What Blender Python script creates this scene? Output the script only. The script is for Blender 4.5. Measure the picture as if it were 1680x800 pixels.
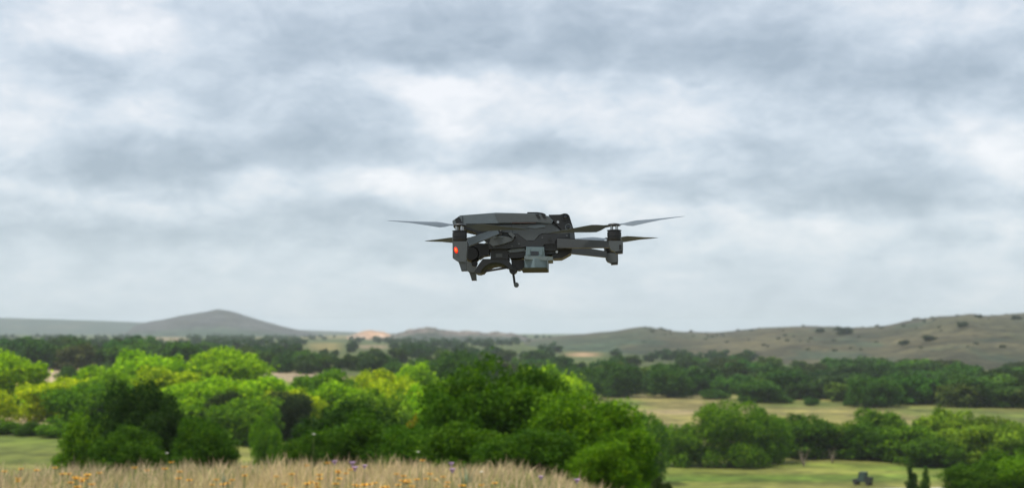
import bpy, bmesh, math, random
import numpy as np
from mathutils import Vector, Matrix

# ------------------------------------------------------------------ clear
for o in list(bpy.data.objects):
    bpy.data.objects.remove(o, do_unlink=True)
scene = bpy.context.scene
COL = scene.collection

# ------------------------------------------------------------------ camera
W, H = 1680.0, 800.0
F = 2400.0                      # focal length in photo pixels
EYE = 1.9                       # eye height above the knoll
HY = 548.0                      # horizon row in the photo
PITCH = math.atan((HY - H / 2) / F)
camd = bpy.data.cameras.new('camera')
cam = bpy.data.objects.new('camera', camd)
COL.objects.link(cam)
cam.location = (0, 0, EYE)
cam.rotation_euler = (math.pi / 2 + PITCH, 0, 0)
camd.sensor_width = 36.0
camd.lens = 36.0 * F / W
camd.clip_start = 0.05
camd.clip_end = 40000
camd.dof.use_dof = True
camd.dof.focus_distance = 2.55
camd.dof.aperture_fstop = 8.5
scene.camera = cam

# ------------------------------------------------------------------ render / view
scene.render.engine = 'CYCLES'
scene.cycles.use_denoising = True
scene.cycles.max_bounces = 6
scene.cycles.diffuse_bounces = 3
scene.cycles.glossy_bounces = 2
scene.cycles.transmission_bounces = 3
scene.cycles.volume_bounces = 1
scene.cycles.transparent_max_bounces = 8
scene.view_settings.view_transform = 'Standard'
scene.view_settings.look = 'None'
scene.view_settings.gamma = 1.0
scene.view_settings.use_curve_mapping = False
EXPO = 1.5
scene.view_settings.exposure = EXPO
GAIN = 2.0 ** EXPO

# ------------------------------------------------------------------ sun
SUN_EL, SUN_AZ = math.radians(66), math.radians(-112)     # azimuth from +Y, negative = to the left
sd = Vector((math.sin(SUN_AZ) * math.cos(SUN_EL), math.cos(SUN_AZ) * math.cos(SUN_EL), math.sin(SUN_EL)))
sl = bpy.data.lights.new('sun', 'SUN')
sl.energy = 1.5
sl.angle = math.radians(10)
sl.color = (1.0, 0.95, 0.86)
so = bpy.data.objects.new('sun', sl)
COL.objects.link(so)
so.rotation_euler = (-sd).to_track_quat('-Z', 'Y').to_euler()
so.location = (0, 0, 400)

# ------------------------------------------------------------------ node helper
class N:
    """tiny expression builder over shader math nodes"""
    def __init__(s, nt, sock): s.nt, s.s = nt, sock
    @staticmethod
    def m(nt, op, *a, clamp=False):
        n = nt.nodes.new('ShaderNodeMath'); n.operation = op; n.use_clamp = clamp
        for i, v in enumerate(a):
            if isinstance(v, N): nt.links.new(v.s, n.inputs[i])
            else: n.inputs[i].default_value = v
        return N(nt, n.outputs[0])
    def __add__(s, o): return N.m(s.nt, 'ADD', s, o)
    def __radd__(s, o): return N.m(s.nt, 'ADD', o, s)
    def __sub__(s, o): return N.m(s.nt, 'SUBTRACT', s, o)
    def __rsub__(s, o): return N.m(s.nt, 'SUBTRACT', o, s)
    def __mul__(s, o): return N.m(s.nt, 'MULTIPLY', s, o)
    def __rmul__(s, o): return N.m(s.nt, 'MULTIPLY', o, s)
    def __truediv__(s, o): return N.m(s.nt, 'DIVIDE', s, o)

def ramp(nt, fac, stops, interp='LINEAR'):
    r = nt.nodes.new('ShaderNodeValToRGB'); r.color_ramp.interpolation = interp
    el = r.color_ramp.elements
    while len(el) > 1: el.remove(el[-1])
    el[0].position = stops[0][0]; el[0].color = (*stops[0][1], 1)
    for p, c in stops[1:]:
        e = el.new(p); e.color = (*c, 1)
    nt.links.new(fac.s if isinstance(fac, N) else fac, r.inputs[0])
    return r.outputs[0]

def noise(nt, vec, scale, detail=4, rough=0.5, dist=0.0):
    n = nt.nodes.new('ShaderNodeTexNoise')
    n.inputs['Scale'].default_value = scale; n.inputs['Detail'].default_value = detail
    n.inputs['Roughness'].default_value = rough; n.inputs['Distortion'].default_value = dist
    if vec is not None: nt.links.new(vec.s if isinstance(vec, N) else vec, n.inputs['Vector'])
    return n

def mixc(nt, fac, a, b, mode='MIX'):
    n = nt.nodes.new('ShaderNodeMix'); n.data_type = 'RGBA'; n.blend_type = mode
    for sock, v in ((n.inputs[0], fac), (n.inputs[6], a), (n.inputs[7], b)):
        if isinstance(v, N): nt.links.new(v.s, sock)
        elif isinstance(v, bpy.types.NodeSocket): nt.links.new(v, sock)
        elif isinstance(v, (int, float)): sock.default_value = v
        else: sock.default_value = (*v, 1)
    return n.outputs[2]

# ------------------------------------------------------------------ world: broken overcast over a Nishita sky
def build_world():
    w = bpy.data.worlds.new('World'); scene.world = w; w.use_nodes = True
    nt = w.node_tree; nt.nodes.clear()
    out = nt.nodes.new('ShaderNodeOutputWorld')
    bg = nt.nodes.new('ShaderNodeBackground'); nt.links.new(bg.outputs[0], out.inputs[0])
    tc = nt.nodes.new('ShaderNodeTexCoord')
    sep = nt.nodes.new('ShaderNodeSeparateXYZ'); nt.links.new(tc.outputs['Generated'], sep.inputs[0])
    dx, dy, dz = (N(nt, sep.outputs[i]) for i in range(3))
    zc = N.m(nt, 'MAXIMUM', dz, 0.0)
    def comb(a, b, c):
        n = nt.nodes.new('ShaderNodeCombineXYZ')
        for i, v in enumerate((a, b, c)):
            if isinstance(v, N): nt.links.new(v.s, n.inputs[i])
            else: n.inputs[i].default_value = v
        return N(nt, n.outputs[0])
    h = zc + 0.24
    P = comb(dx / h * 1.0, dy / h * 1.1, 3.7)
    n1 = noise(nt, P, 3.4, 5, 0.5, 0.35)
    n2 = noise(nt, P, 9.0, 5, 0.5, 0.4)
    P2 = comb(dx, dy, dz * 1.9)
    m1 = noise(nt, P2, 7.5, 5, 0.52, 0.6)
    m2 = noise(nt, P2, 21.0, 5, 0.58, 0.7)
    m3 = noise(nt, P2, 60.0, 4, 0.6, 0.8)
    n3 = noise(nt, P, 0.55, 3, 0.5)
    val = (N(nt, n1.outputs[0]) - 0.5) * 0.7 + (N(nt, n2.outputs[0]) - 0.5) * 0.5 + (N(nt, m1.outputs[0]) - 0.5) * 1.8 + (N(nt, m2.outputs[0]) - 0.5) * 1.4 + (N(nt, m3.outputs[0]) - 0.5) * 0.55 + (N(nt, n3.outputs[0]) - 0.5) * 0.6
    # larger light and dark masses, on warped direction coordinates
    yy = N.m(nt, 'MAXIMUM', dy, 0.05)
    wn = noise(nt, P2, 13.0, 4, 0.55)
    ws = nt.nodes.new('ShaderNodeSeparateColor'); nt.links.new(wn.outputs['Color'], ws.inputs[0])
    u = dx / yy * F + 840.0 + (N(nt, ws.outputs[0]) - 0.5) * 260.0
    v = HY - dz / yy * F + (N(nt, ws.outputs[1]) - 0.5) * 110.0
    G = [(160, 55, 120, 48, .75), (30, 195, 70, 45, .5), (240, 195, 70, 40, .45), (110, 115, 150, 35, -.65),
         (160, 268, 230, 28, -.4), (450, 215, 150, 50, -.35), (620, 45, 300, 45, -.55), (700, 88, 150, 22, -.45),
         (720, 132, 100, 20, .7), (960, 160, 220, 42, .75), (1110, 195, 110, 40, .45), (860, 262, 150, 20, -.85),
         (560, 235, 110, 30, -.35), (640, 285, 80, 24, .55), (740, 318, 140, 24, .5), (960, 335, 170, 28, .55),
         (425, 290, 36, 50, .4), (330, 285, 140, 22, -.45), (80, 305, 80, 18, .45), (220, 348, 70, 18, .45),
         (1200, 95, 280, 50, -.75), (1320, 255, 180, 38, -.5), (1500, 130, 170, 45, -.55), (1640, 225, 120, 50, .65),
         (1290, 312, 200, 20, -.55), (1400, 362, 180, 24, .35), (1650, 35, 90, 35, .35), (60, 385, 160, 18, -.3),
         (560, 350, 110, 14, -.45), (1080, 265, 120, 22, .3), (350, 140, 70, 60, .3), (1560, 330, 200, 18, -.3)]
    big = None
    for (a, b, sx, sy, amp) in G:
        p = (u - a) * (1.0 / (sx * 1.25)); q = (v - b) * (1.0 / (sy * 1.25))
        g = N.m(nt, 'EXPONENT', (p * p + q * q) * -1.0) * amp
        big = g if big is None else big + g
    # only on the side of the sky the photograph looks at (dy > 0)
    front = N.m(nt, 'MULTIPLY', N.m(nt, 'SUBTRACT', dy, 0.2), 3.0, clamp=True)
    val = val + big * front * 0.95
    fac = N.m(nt, 'ADD', val * 0.58, 0.53, clamp=True)
    k = 1.0 / GAIN
    def c(r, g, b): return (r * k, g * k, b * k)
    cloud = ramp(nt, fac, [(0.0, c(.37, .44, .515)), (0.3, c(.49, .562, .64)), (0.55, c(.635, .702, .775)),
                           (0.8, c(.80, .825, .865)), (1.0, c(.93, .93, .955))])
    # thin pale layer close to the horizon
    hz = N.m(nt, 'SUBTRACT', 1.0, zc * 12.0, clamp=True)
    cloud = mixc(nt, hz * 0.68, cloud, c(.595, .705, .815))
    sky = nt.nodes.new('ShaderNodeTexSky'); sky.sky_type = 'NISHITA'; sky.sun_disc = False
    sky.sun_elevation = SUN_EL; sky.sun_rotation = SUN_AZ
    skym = mixc(nt, 1.0, sky.outputs[0], (.09, .09, .09), 'MULTIPLY')
    nt.links.new(mixc(nt, 0.9, skym, cloud), bg.inputs[0])
    bg.inputs[1].default_value = 1.0
build_world()

# ------------------------------------------------------------------ small helpers
cph, sph = math.cos(PITCH), math.sin(PITCH)
def at(px, py, D):
    """point on the ray through photo pixel (px, py) at distance D along +Y"""
    a, b = (px - W / 2) / F, (H / 2 - py) / F
    dx, dy, dz = a, cph - b * sph, sph + b * cph
    t = D / dy
    return np.array((dx * t, D + 0 * t, EYE + dz * t)) if np.ndim(t) == 0 else (dx * t, D, EYE + dz * t)
def zat(px, py, D):
    b = (H / 2 - py) / F
    return EYE + (sph + b * cph) * D / (cph - b * sph)
def project(x, y, z):
    yy = np.maximum(y, 1e-3)
    dz = z - EYE
    f = yy * cph + dz * sph; uu = -yy * sph + dz * cph
    return W / 2 + F * x / f, H / 2 - F * uu / f

def tag(o, label=None, cat=None, group=None, kind=None):
    if label: o['label'] = label
    if cat: o['category'] = cat
    if group: o['group'] = group
    if kind: o['kind'] = kind
    return o
def link(name, me, parent=None, mat=None):
    o = bpy.data.objects.new(name, me); COL.objects.link(o)
    if mat is not None and me is not None and not me.materials: me.materials.append(mat)
    if parent is not None: o.parent = parent
    return o
def empty(name, loc=(0, 0, 0), rz=0.0):
    o = bpy.data.objects.new(name, None); COL.objects.link(o)
    o.location = loc; o.rotation_euler = (0, 0, rz); o.empty_display_size = 0.1
    return o
def np_mesh(name, V, Q, smooth=False, colors=None):
    """mesh from numpy verts and an (n,3|4) index array"""
    me = bpy.data.meshes.new(name)
    V = np.asarray(V, np.float32); Q = np.asarray(Q, np.int32)
    n, k = Q.shape
    me.vertices.add(len(V)); me.vertices.foreach_set('co', V.ravel())
    me.loops.add(n * k); me.loops.foreach_set('vertex_index', Q.ravel())
    me.polygons.add(n); me.polygons.foreach_set('loop_start', np.arange(0, n * k, k, dtype=np.int32))
    if smooth: me.polygons.foreach_set('use_smooth', np.ones(n, bool))
    if colors is not None:
        at_ = me.attributes.new('Col', 'FLOAT_COLOR', 'POINT')
        at_.data.foreach_set('color', np.asarray(colors, np.float32).ravel())
    me.update(); me.validate()
    return me
def sstep(a, b, x):
    t = np.clip((x - a) / (b - a), 0, 1); return t * t * (3 - 2 * t)
def vnoise(x, y, seed=0):
    """cheap smooth value noise, about -1..1"""
    xi, yi = np.floor(x), np.floor(y); xf, yf = x - xi, y - yi
    def h(i, j):
        s = np.sin(i * 127.1 + j * 311.7 + seed * 74.7) * 43758.5453
        return s - np.floor(s)
    u, v = xf * xf * (3 - 2 * xf), yf * yf * (3 - 2 * yf)
    return 2 * ((h(xi, yi) * (1 - u) + h(xi + 1, yi) * u) * (1 - v) + (h(xi, yi + 1) * (1 - u) + h(xi + 1, yi + 1) * u) * v) - 1
def fbm(x, y, seed=0, o=4):
    s, a = 0, 1.0
    for i in range(o):
        s = s + a * vnoise(x, y, seed + i * 13); x, y, a = x * 2.03, y * 2.03, a * 0.5
    return s / 1.9

def mat_new(name):
    m = bpy.data.materials.new(name); m.use_nodes = True
    nt = m.node_tree
    return m, nt, nt.nodes['Principled BSDF']

# ------------------------------------------------------------------ materials: foliage
def mat_leaf(name='leaf'):
    m, nt, b = mat_new(name)
    oi = nt.nodes.new('ShaderNodeObjectInfo'); ge = nt.nodes.new('ShaderNodeNewGeometry')
    tc = nt.nodes.new('ShaderNodeTexCoord')
    nz = noise(nt, tc.outputs['Object'], 9.0, 4, .6)
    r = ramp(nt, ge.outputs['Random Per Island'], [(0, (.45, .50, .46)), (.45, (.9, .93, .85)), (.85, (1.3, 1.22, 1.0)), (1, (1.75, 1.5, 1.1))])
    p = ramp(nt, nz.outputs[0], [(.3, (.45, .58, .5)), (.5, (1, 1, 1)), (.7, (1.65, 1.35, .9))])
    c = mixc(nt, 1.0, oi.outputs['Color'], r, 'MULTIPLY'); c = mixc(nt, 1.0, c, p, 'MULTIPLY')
    nt.links.new(c, b.inputs['Base Color'])
    b.inputs['Roughness'].default_value = 0.75
    b.inputs['Specular IOR Level'].default_value = 0.10
    tr = nt.nodes.new('ShaderNodeBsdfTranslucent')
    nt.links.new(mixc(nt, 1.0, c, (1.25, 1.3, .6), 'MULTIPLY'), tr.inputs[0])
    mx = nt.nodes.new('ShaderNodeMixShader'); mx.inputs[0].default_value = 0.34
    nt.links.new(b.outputs[0], mx.inputs[1]); nt.links.new(tr.outputs[0], mx.inputs[2])
    nt.links.new(mx.outputs[0], nt.nodes['Material Output'].inputs[0])
    return m
M_LEAF = mat_leaf()
def mat_bark():
    m, nt, b = mat_new('bark')
    tc = nt.nodes.new('ShaderNodeTexCoord')
    nz = noise(nt, tc.outputs['Object'], 22, 5, 0.6)
    nt.links.new(ramp(nt, nz.outputs[0], [(.3, (.045, .037, .03)), (.7, (.14, .115, .09))]), b.inputs['Base Color'])
    b.inputs['Roughness'].default_value = 0.9
    return m
M_BARK = mat_bark()

def mat_col(name, rough=0.85, n_scale=(0.9, 9.0), amt=0.35, trans=0.0):
    """vertex colour with fine procedural variation"""
    m, nt, b = mat_new(name)
    a = nt.nodes.new('ShaderNodeAttribute'); a.attribute_name = 'Col'
    tc = nt.nodes.new('ShaderNodeTexCoord')
    c = a.outputs['Color']
    for s in n_scale:
        nz = noise(nt, tc.outputs['Object'], s, 4, 0.6)
        c = mixc(nt, 1.0, c, ramp(nt, nz.outputs[0], [(.28, (1 - amt,) * 3), (.5, (1, 1, 1)), (.75, (1 + amt, 1 + amt * .9, 1 + amt * .7))]), 'MULTIPLY')
    nt.links.new(c, b.inputs['Base Color'])
    b.inputs['Roughness'].default_value = rough; b.inputs['Specular IOR Level'].default_value = 0.15
    if trans:
        tr = nt.nodes.new('ShaderNodeBsdfTranslucent'); nt.links.new(c, tr.inputs[0])
        mx = nt.nodes.new('ShaderNodeMixShader'); mx.inputs[0].default_value = trans
        nt.links.new(b.outputs[0], mx.inputs[1]); nt.links.new(tr.outputs[0], mx.inputs[2])
        nt.links.new(mx.outputs[0], nt.nodes['Material Output'].inputs[0])
    return m
M_GROUND = mat_col('ground_cover', 0.95, (0.013, 0.04, 0.11, 0.3), 0.45)
M_HILL = mat_col('hill_cover', 0.95, (0.010, 0.03, 0.07, 0.16), 0.5)
M_GRASS = mat_col('grass_blade', 0.7, (2.0,), 0.2, 0.3)

# ------------------------------------------------------------------ terrain
# ground heights by bearing (photo column) and distance: (distance, height)
KN = {
    -400: [(60, -14), (400, -14), (700, -13.0), (1500, -10), (3000, -6), (6000, 5), (9500, 10)],
    330: [(60, -14), (400, -14), (700, -13.0), (1500, -10), (3000, -6), (6000, 0), (9500, 5)],
    480: [(60, -15), (400, -15), (700, -14.0), (1500, -11), (3000, -7), (6000, 0), (9500, 5)],
    700: [(60, -18.5), (400, -18.5), (700, -16), (1500, -12), (3000, -8), (6000, 0), (9500, 5)],
    940: [(60, -21.3), (560, -21.3), (900, -20), (1500, -15), (3000, -9), (6000, 0), (9500, 5)],
    1300: [(60, -21.3), (560, -21.3), (900, -21), (1500, -20), (3000, -18), (6000, 0), (9500, 5)],
    2200: [(60, -21.3), (560, -21.3), (900, -21), (1500, -20), (3000, -18), (6000, 0), (9500, 5)],
}
KP = sorted(KN)
def terrain(x, y):
    x = np.asarray(x, float); y = np.asarray(y, float)
    r = np.hypot(x, y); az = np.arctan2(x, y)
    px = np.clip(840 + F * np.tan(np.clip(az, -0.5, 0.5)), KP[0], KP[-1])
    lr = np.log(np.maximum(r, 1.0))
    zs = np.array([np.interp(lr, np.log([k[0] for k in KN[p]]), [k[1] for k in KN[p]]) for p in KP])
    idx = np.clip(np.searchsorted(KP, px) - 1, 0, len(KP) - 2)
    kp = np.array(KP, float)
    t = (px - kp[idx]) / (kp[idx + 1] - kp[idx]); t = t * t * (3 - 2 * t)
    flat = zs.reshape(len(KP), -1); ii = idx.ravel(); ar = np.arange(ii.size)
    zf = (flat[ii, ar] * (1 - t.ravel()) + flat[ii + 1, ar] * t.ravel()).reshape(r.shape)
    crest = 18.0 - 5.5 * sstep(-.3, 2.7, x * 18.0 / np.maximum(y, 6.0)) * (y > 0)
    zn = -np.maximum(r - crest, 0) ** 1.0 * 0.108
    zn = np.where(r < crest + 5, -0.108 * 5 * (np.maximum(r - crest + 2, 0) / 7.0) ** 2, zn)
    d = zn - zf; k = 2.5
    z = np.maximum(zn, zf) + np.where(np.abs(d) < k, (k - np.abs(d)) ** 2 / (4 * k), 0)
    z = z + 0.05 * vnoise(x * 0.35, y * 0.35, 3) * sstep(8, 16, r)
    return z + 0.35 * fbm(x * 0.012, y * 0.012, 5) * sstep(120, 300, r)
def tz(x, y): return float(terrain(np.array([x]), np.array([y]))[0])

def ground_color(px, py, x, y, r):
    n1 = fbm(x * 0.02, y * 0.02, 11); n2 = fbm(x * 0.006, y * 0.004, 23); n3 = fbm(x * 0.05, y * 0.012, 31)
    green = np.array((.085, .125, .022)); yel = np.array((.19, .18, .055)); tan = np.array((.295, .255, .095)); sand = np.array((.46, .36, .23))
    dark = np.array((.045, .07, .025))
    def mix(c, d, w): return c * (1 - w[..., None]) + d * w[..., None]
    c = np.broadcast_to(green, px.shape + (3,)).copy()
    c = mix(c, yel, np.clip(0.45 + 0.6 * n1, 0, 1))
    c = mix(c, tan * .75, np.clip(0.1 + 0.9 * n3, 0, 0.7) * sstep(200, 240, r))
    # wooded floor of the belts
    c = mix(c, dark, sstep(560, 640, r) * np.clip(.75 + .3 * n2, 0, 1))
    def band(x0, x1, top, bot, soft=14, ysoft=3):
        wob = 6 * vnoise(px / 60.0, py / 40.0, 9)
        t = np.interp(px, [p for p, _ in top], [v for _, v in top]); b_ = np.interp(px, [p for p, _ in bot], [v for _, v in bot])
        return sstep(x0 - soft, x0 + soft, px + wob) * (1 - sstep(x1 - soft, x1 + soft, px + wob)) * sstep(t - ysoft, t + ysoft, py) * (1 - sstep(b_ - ysoft, b_ + ysoft, py))
    far = (r > 150)
    # pale dry field on the right
    w = band(960, 2200, [(960, 647), (1200, 651), (1500, 666), (1700, 673)], [(960, 705), (1300, 722), (1700, 735)], 20, 3) * far
    c = mix(c, tan * 0.66, w * np.clip(.62 + .5 * n3, 0.15, 1))
    c = mix(c, sand * .7, w * np.clip(n1 * 1.2 - .1, 0, .7))
    c = mix(c, green * 1.3, w * np.clip(-n3 * 1.8 - .05, 0, .75))
    for (x0, x1, y0, y1, cc, s) in [
        (-900, 80, 666, 695, sand * 1.0, 10), (40, 170, 592, 628, sand * .8, 12), (-900, 45, 624, 634, sand, 8),
        (440, 525, 603, 625, sand * .8, 12), (225, 300, 553, 558, sand * .5, 14), (370, 580, 550, 555, tan * .55, 20),
        (508, 556, 562, 574, tan * .65, 16), (592, 636, 566, 571, sand * .5, 12), (660, 688, 567, 572, sand * .55, 8),
        (935, 980, 578, 584, np.array((.42, .28, .16)), 22), (1270, 1420, 645, 656, tan, 12)]:
        c = mix(c, cc, band(x0, x1, [(0, y0)], [(0, y1)], s, 2.0) * far)
    # green meadow on the left and the mown valley floor on the right
    w = band(-900, 170, [(0, 697)], [(0, 760)], 20, 3) * far
    c = mix(c, np.array((.085, .135, .018)), w * .5)
    w = band(1000, 2000, [(1000, 738), (1500, 756), (2000, 775)], [(1000, 830)], 20, 4) * far
    c = mix(c, np.array((.135, .170, .028)), w * .75)
    st = vnoise(px / 260.0, py / 6.0, 41)
    c = mix(c, tan * .66, w * np.clip(st * .9, 0, .55)); c = mix(c, np.array((.075, .150, .018)), w * np.clip(-st * .95, 0, .65))
    # near knoll: straw
    c = mix(c, np.array((.23, .19, .10)), 1 - sstep(24, 60, r))
    return np.concatenate([c, np.ones(px.shape + (1,))], -1)

def build_ground():
    az = np.radians(np.concatenate([np.arange(-180, -26, 4.0), np.arange(-26, 26, 0.11), np.arange(26, 180.1, 4.0)]))
    rr = np.concatenate([[0.5, 2, 4, 6], np.arange(8, 30, 0.8), np.geomspace(31, 230, 60), np.geomspace(234, 9300, 260)])
    A, R = np.meshgrid(az, rr)
    X, Y = R * np.sin(A), R * np.cos(A)
    Z = terrain(X, Y)
    px, py = project(X, np.where(Y > 0.1 * R, Y, 0.1 * R), Z)
    C = ground_color(px, py, X, Y, R)
    nr, na = A.shape
    i = np.arange(nr - 1)[:, None] * na + np.arange(na - 1)[None, :]
    Q = np.stack([i, i + 1, i + na + 1, i + na], -1).reshape(-1, 4)[:, ::-1]
    me = np_mesh('ground', np.stack([X, Y, Z], -1).reshape(-1, 3), Q, True, C.reshape(-1, 4))
    tag(link('ground', me, None, M_GROUND), 'grassy valley floor with dry fields below the knoll', kind='structure')
build_ground()

# hills: each a mesh patch rising from the plain; knots (column, skyline row, foot distance, crest distance)
def hill(name, knots, label, colf, step=2.0, rough=1.0, nt_=46, back=1.35, shape=1.0, seed=1, ns=60.0):
    kx = [k[0] for k in knots]
    px = np.arange(kx[0], kx[-1] + .1, step)
    top = np.interp(px, kx, [k[1] for k in knots]); D0 = np.interp(px, kx, [k[2] for k in knots]); Dc = np.interp(px, kx, [k[3] for k in knots])
    # soften the polyline
    ker = np.ones(7) / 7; pad = np.pad(top, 3, 'edge'); top = np.convolve(pad, ker, 'valid')
    tt = np.concatenate([np.linspace(0, 1, nt_), np.linspace(1.02, 2, 14)])
    T, P = np.meshgrid(tt, px, indexing='ij')
    D0b, Dcb, topb = (np.broadcast_to(v, T.shape) for v in (D0, Dc, top))
    D = np.where(T <= 1, D0b + (Dcb - D0b) * T, Dcb + (T - 1) * (back - 1) * Dcb)
    X = (P - 840) / F * D; Y = D
    zg = terrain(X, Y) - 4
    zt = zat(P, topb, Dcb)
    s = np.where(T <= 1, np.sin(np.clip(T, 0, 1) * math.pi / 2) ** shape, np.cos(np.clip(T - 1, 0, 1) * math.pi / 2))
    Z = zg + (zt - zg) * s
    hgt = np.maximum(zt - zg, 1)
    n = fbm(X / ns, Y / (ns * 2.7), seed, 5)
    Z = Z + n * rough * hgt * 0.06 * np.clip(T * 3, 0, 1) * np.clip((2 - T) * 3, 0, 1)
    C = colf(X, Y, Z, P, T, n)
    nr, na = T.shape
    i = np.arange(nr - 1)[:, None] * na + np.arange(na - 1)[None, :]
    Q = np.stack([i, i + 1, i + na + 1, i + na], -1).reshape(-1, 4)
    me = np_mesh(name, np.stack([X, Y, Z], -1).reshape(-1, 3), Q, True, np.concatenate([C, np.ones(C.shape[:-1] + (1,))], -1).reshape(-1, 4))
    o = link(name, me, None, M_HILL); tag(o, label, kind='structure')
    return lambda p, t: (lambda k: (float(np.interp(p, px, X[k])), float(np.interp(p, px, Y[k])), float(np.interp(p, px, Z[k]))))(int(round(t * (nt_ - 1))))
def mixv(a, b, w): return np.asarray(a) * (1 - w[..., None]) + np.asarray(b) * w[..., None]
def c_ridge(X, Y, Z, P, T, n):
    c = np.broadcast_to(np.array((.058, .059, .034)), X.shape + (3,))
    c = mixv(c, (.084, .073, .040), np.clip(fbm(X / 120, Y / 240, 3) * .9 + .2, 0, .8))
    c = mixv(c, (.072, .068, .058), sstep(.55, .95, T) * .8)
    c = mixv(c, (.045, .065, .04), np.clip(fbm(X / 38, Y / 90, 7) * 3.4 - .35, 0, .8))
    return mixv(c, (.04, .065, .04), sstep(1200, 1000, P) * np.clip(fbm(X / 60, Y / 200, 17) * 2 + .7, 0, .9) * (1 - sstep(.25, .7, T)))
def c_cone(X, Y, Z, P, T, n):
    c = np.broadcast_to(np.array((.062, .065, .070)), X.shape + (3,))
    c = mixv(c, (.05, .052, .045), np.clip(fbm(X / 60, Y / 140, 2) * 1.6, 0, .7))
    return mixv(c, (.035, .06, .04), (1 - sstep(.10, .32, T)))
def c_far(X, Y, Z, P, T, n):
    c = np.broadcast_to(np.array((.034, .054, .044)), X.shape + (3,))
    return mixv(c, (.08, .075, .055), np.clip(fbm(X / 200, Y / 300, 5) * 1.4 - .2, 0, .6))
def c_rock(X, Y, Z, P, T, n):
    c = np.broadcast_to(np.array((.15, .13, .12)), X.shape + (3,))
    return mixv(c, (.045, .06, .05), np.maximum(np.clip(fbm(X / 25, Y / 60, 5) * 2.2, 0, .9), 1 - sstep(.3, .6, T)))
def c_bare(X, Y, Z, P, T, n):
    c = np.broadcast_to(np.array((.40, .255, .17)), X.shape + (3,))
    return mixv(c, (.42, .33, .27), np.clip(n * 1.5, 0, 1))

hill('hill', [(-3200, 532, 5600, 7000), (-900, 520, 5600, 7000), (0, 521, 5600, 7000), (110, 524, 5600, 7000), (220, 528, 5600, 7000), (420, 538, 5600, 7000), (600, 545, 5600, 7000), (820, 551, 5600, 7000), (1100, 553, 5600, 7000), (2400, 548, 5600, 7000), (4400, 535, 5600, 7000)],
     'low far wooded plateau on the skyline', c_far, 6.0, 0.25, 24, 1.2)
hill('hill', [(205, 548, 3700, 4600), (225, 532, 3700, 4600), (245, 527, 3700, 4600), (285, 521, 3700, 4600), (325, 513, 3700, 4600), (357, 508, 3700, 4600), (385, 513, 3700, 4600), (425, 524, 3700, 4600), (465, 535, 3700, 4600), (495, 542, 3700, 4600), (520, 548, 3700, 4600)],
     'grey cone shaped hill on the left skyline', c_cone, 1.5, 0.8, 40, 1.2, 1.0, 4)
hill('hill', [(570, 552, 2900, 3100), (584, 547, 2900, 3100), (598, 543, 2900, 3100), (612, 541, 2900, 3100), (630, 544, 2900, 3100), (648, 551, 2900, 3100)],
     'bare salmon coloured earth mound on the centre left skyline', c_bare, 1.0, 2.4, 20, 1.1, 1.0, 6, 18.0)
hill('hill', [(625, 556, 2300, 2700), (655, 546, 2300, 2700), (682, 539, 2300, 2700), (705, 537, 2300, 2700), (730, 542, 2300, 2700), (752, 544, 2300, 2700), (770, 543, 2300, 2700), (800, 545, 2300, 2700), (818, 544, 2300, 2700), (845, 548, 2300, 2700), (865, 554, 2300, 2700), (890, 560, 2300, 2700)],
     'low rocky ridge with grey boulders left of centre skyline', c_rock, 1.0, 3.6, 36, 1.1, 1.0, 9, 16.0)
RIDGE = hill('hill', [(850, 562, 1500, 2500), (885, 555, 1450, 2500), (920, 551, 1400, 2450), (960, 547, 1350, 2400), (1005, 543, 1300, 2350), (1035, 538, 1300, 2300), (1062, 536, 1280, 2300), (1090, 540, 1250, 2300), (1125, 545, 1200, 2250), (1180, 545, 1150, 2200), (1240, 539, 1080, 2150),
      (1300, 536, 1020, 2100), (1380, 537, 980, 2000), (1440, 536, 950, 1950), (1480, 530, 930, 1900), (1500, 526, 920, 1900), (1540, 519, 910, 1880), (1575, 516, 900, 1860), (1592, 514, 900, 1850), (1615, 518, 900, 1850), (1680, 516, 900, 1850), (1800, 512, 900, 1850), (2000, 520, 900, 1850), (2300, 548, 900, 1850)],
     'long dry grassy ridge with scattered scrub on the right', c_ridge, 2.0, 1.3, 80, 1.3, 1.0, 14, 34.0)

# pale gravel road on the valley floor
def build_road():
    c = [(26, 196), (38, 208), (47, 216), (53, 220.5), (58, 222), (66, 223), (80, 224), (110, 226), (180, 232)]
    d = np.linspace(0, len(c) - 1, 60); X = np.interp(d, range(len(c)), [p[0] for p in c]); Y = np.interp(d, range(len(c)), [p[1] for p in c])
    ker = np.ones(5) / 5
    X = np.convolve(np.pad(X, 2, 'edge'), ker, 'valid'); Y = np.convolve(np.pad(Y, 2, 'edge'), ker, 'valid')
    tx, ty = np.gradient(X), np.gradient(Y); l = np.hypot(tx, ty)
    V, Q = [], []
    for i in range(len(X)):
        for s in (-1.7, -.6, .6, 1.7):
            x, y = X[i] - ty[i] / l[i] * s, Y[i] + tx[i] / l[i] * s
            V.append((x, y, tz(x, y) + (.03 if abs(s) < 1 else .015)))
    for i in range(len(X) - 1):
        for j in range(3): a = i * 4 + j; Q.append((a, a + 4, a + 5, a + 1))
    m, nt, b = mat_new('gravel')
    tc = nt.nodes.new('ShaderNodeTexCoord'); nz = noise(nt, tc.outputs['Object'], 1.5, 5, .65)
    nt.links.new(ramp(nt, nz.outputs[0], [(.3, (.34, .31, .26)), (.7, (.52, .49, .43))]), b.inputs['Base Color']); b.inputs['Roughness'].default_value = .95
    me = np_mesh('road', V, np.array(Q)[:, ::-1], True)
    tag(link('road', me, None, m), 'pale gravel track at the lower right edge', kind='structure')
build_road()

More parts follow.
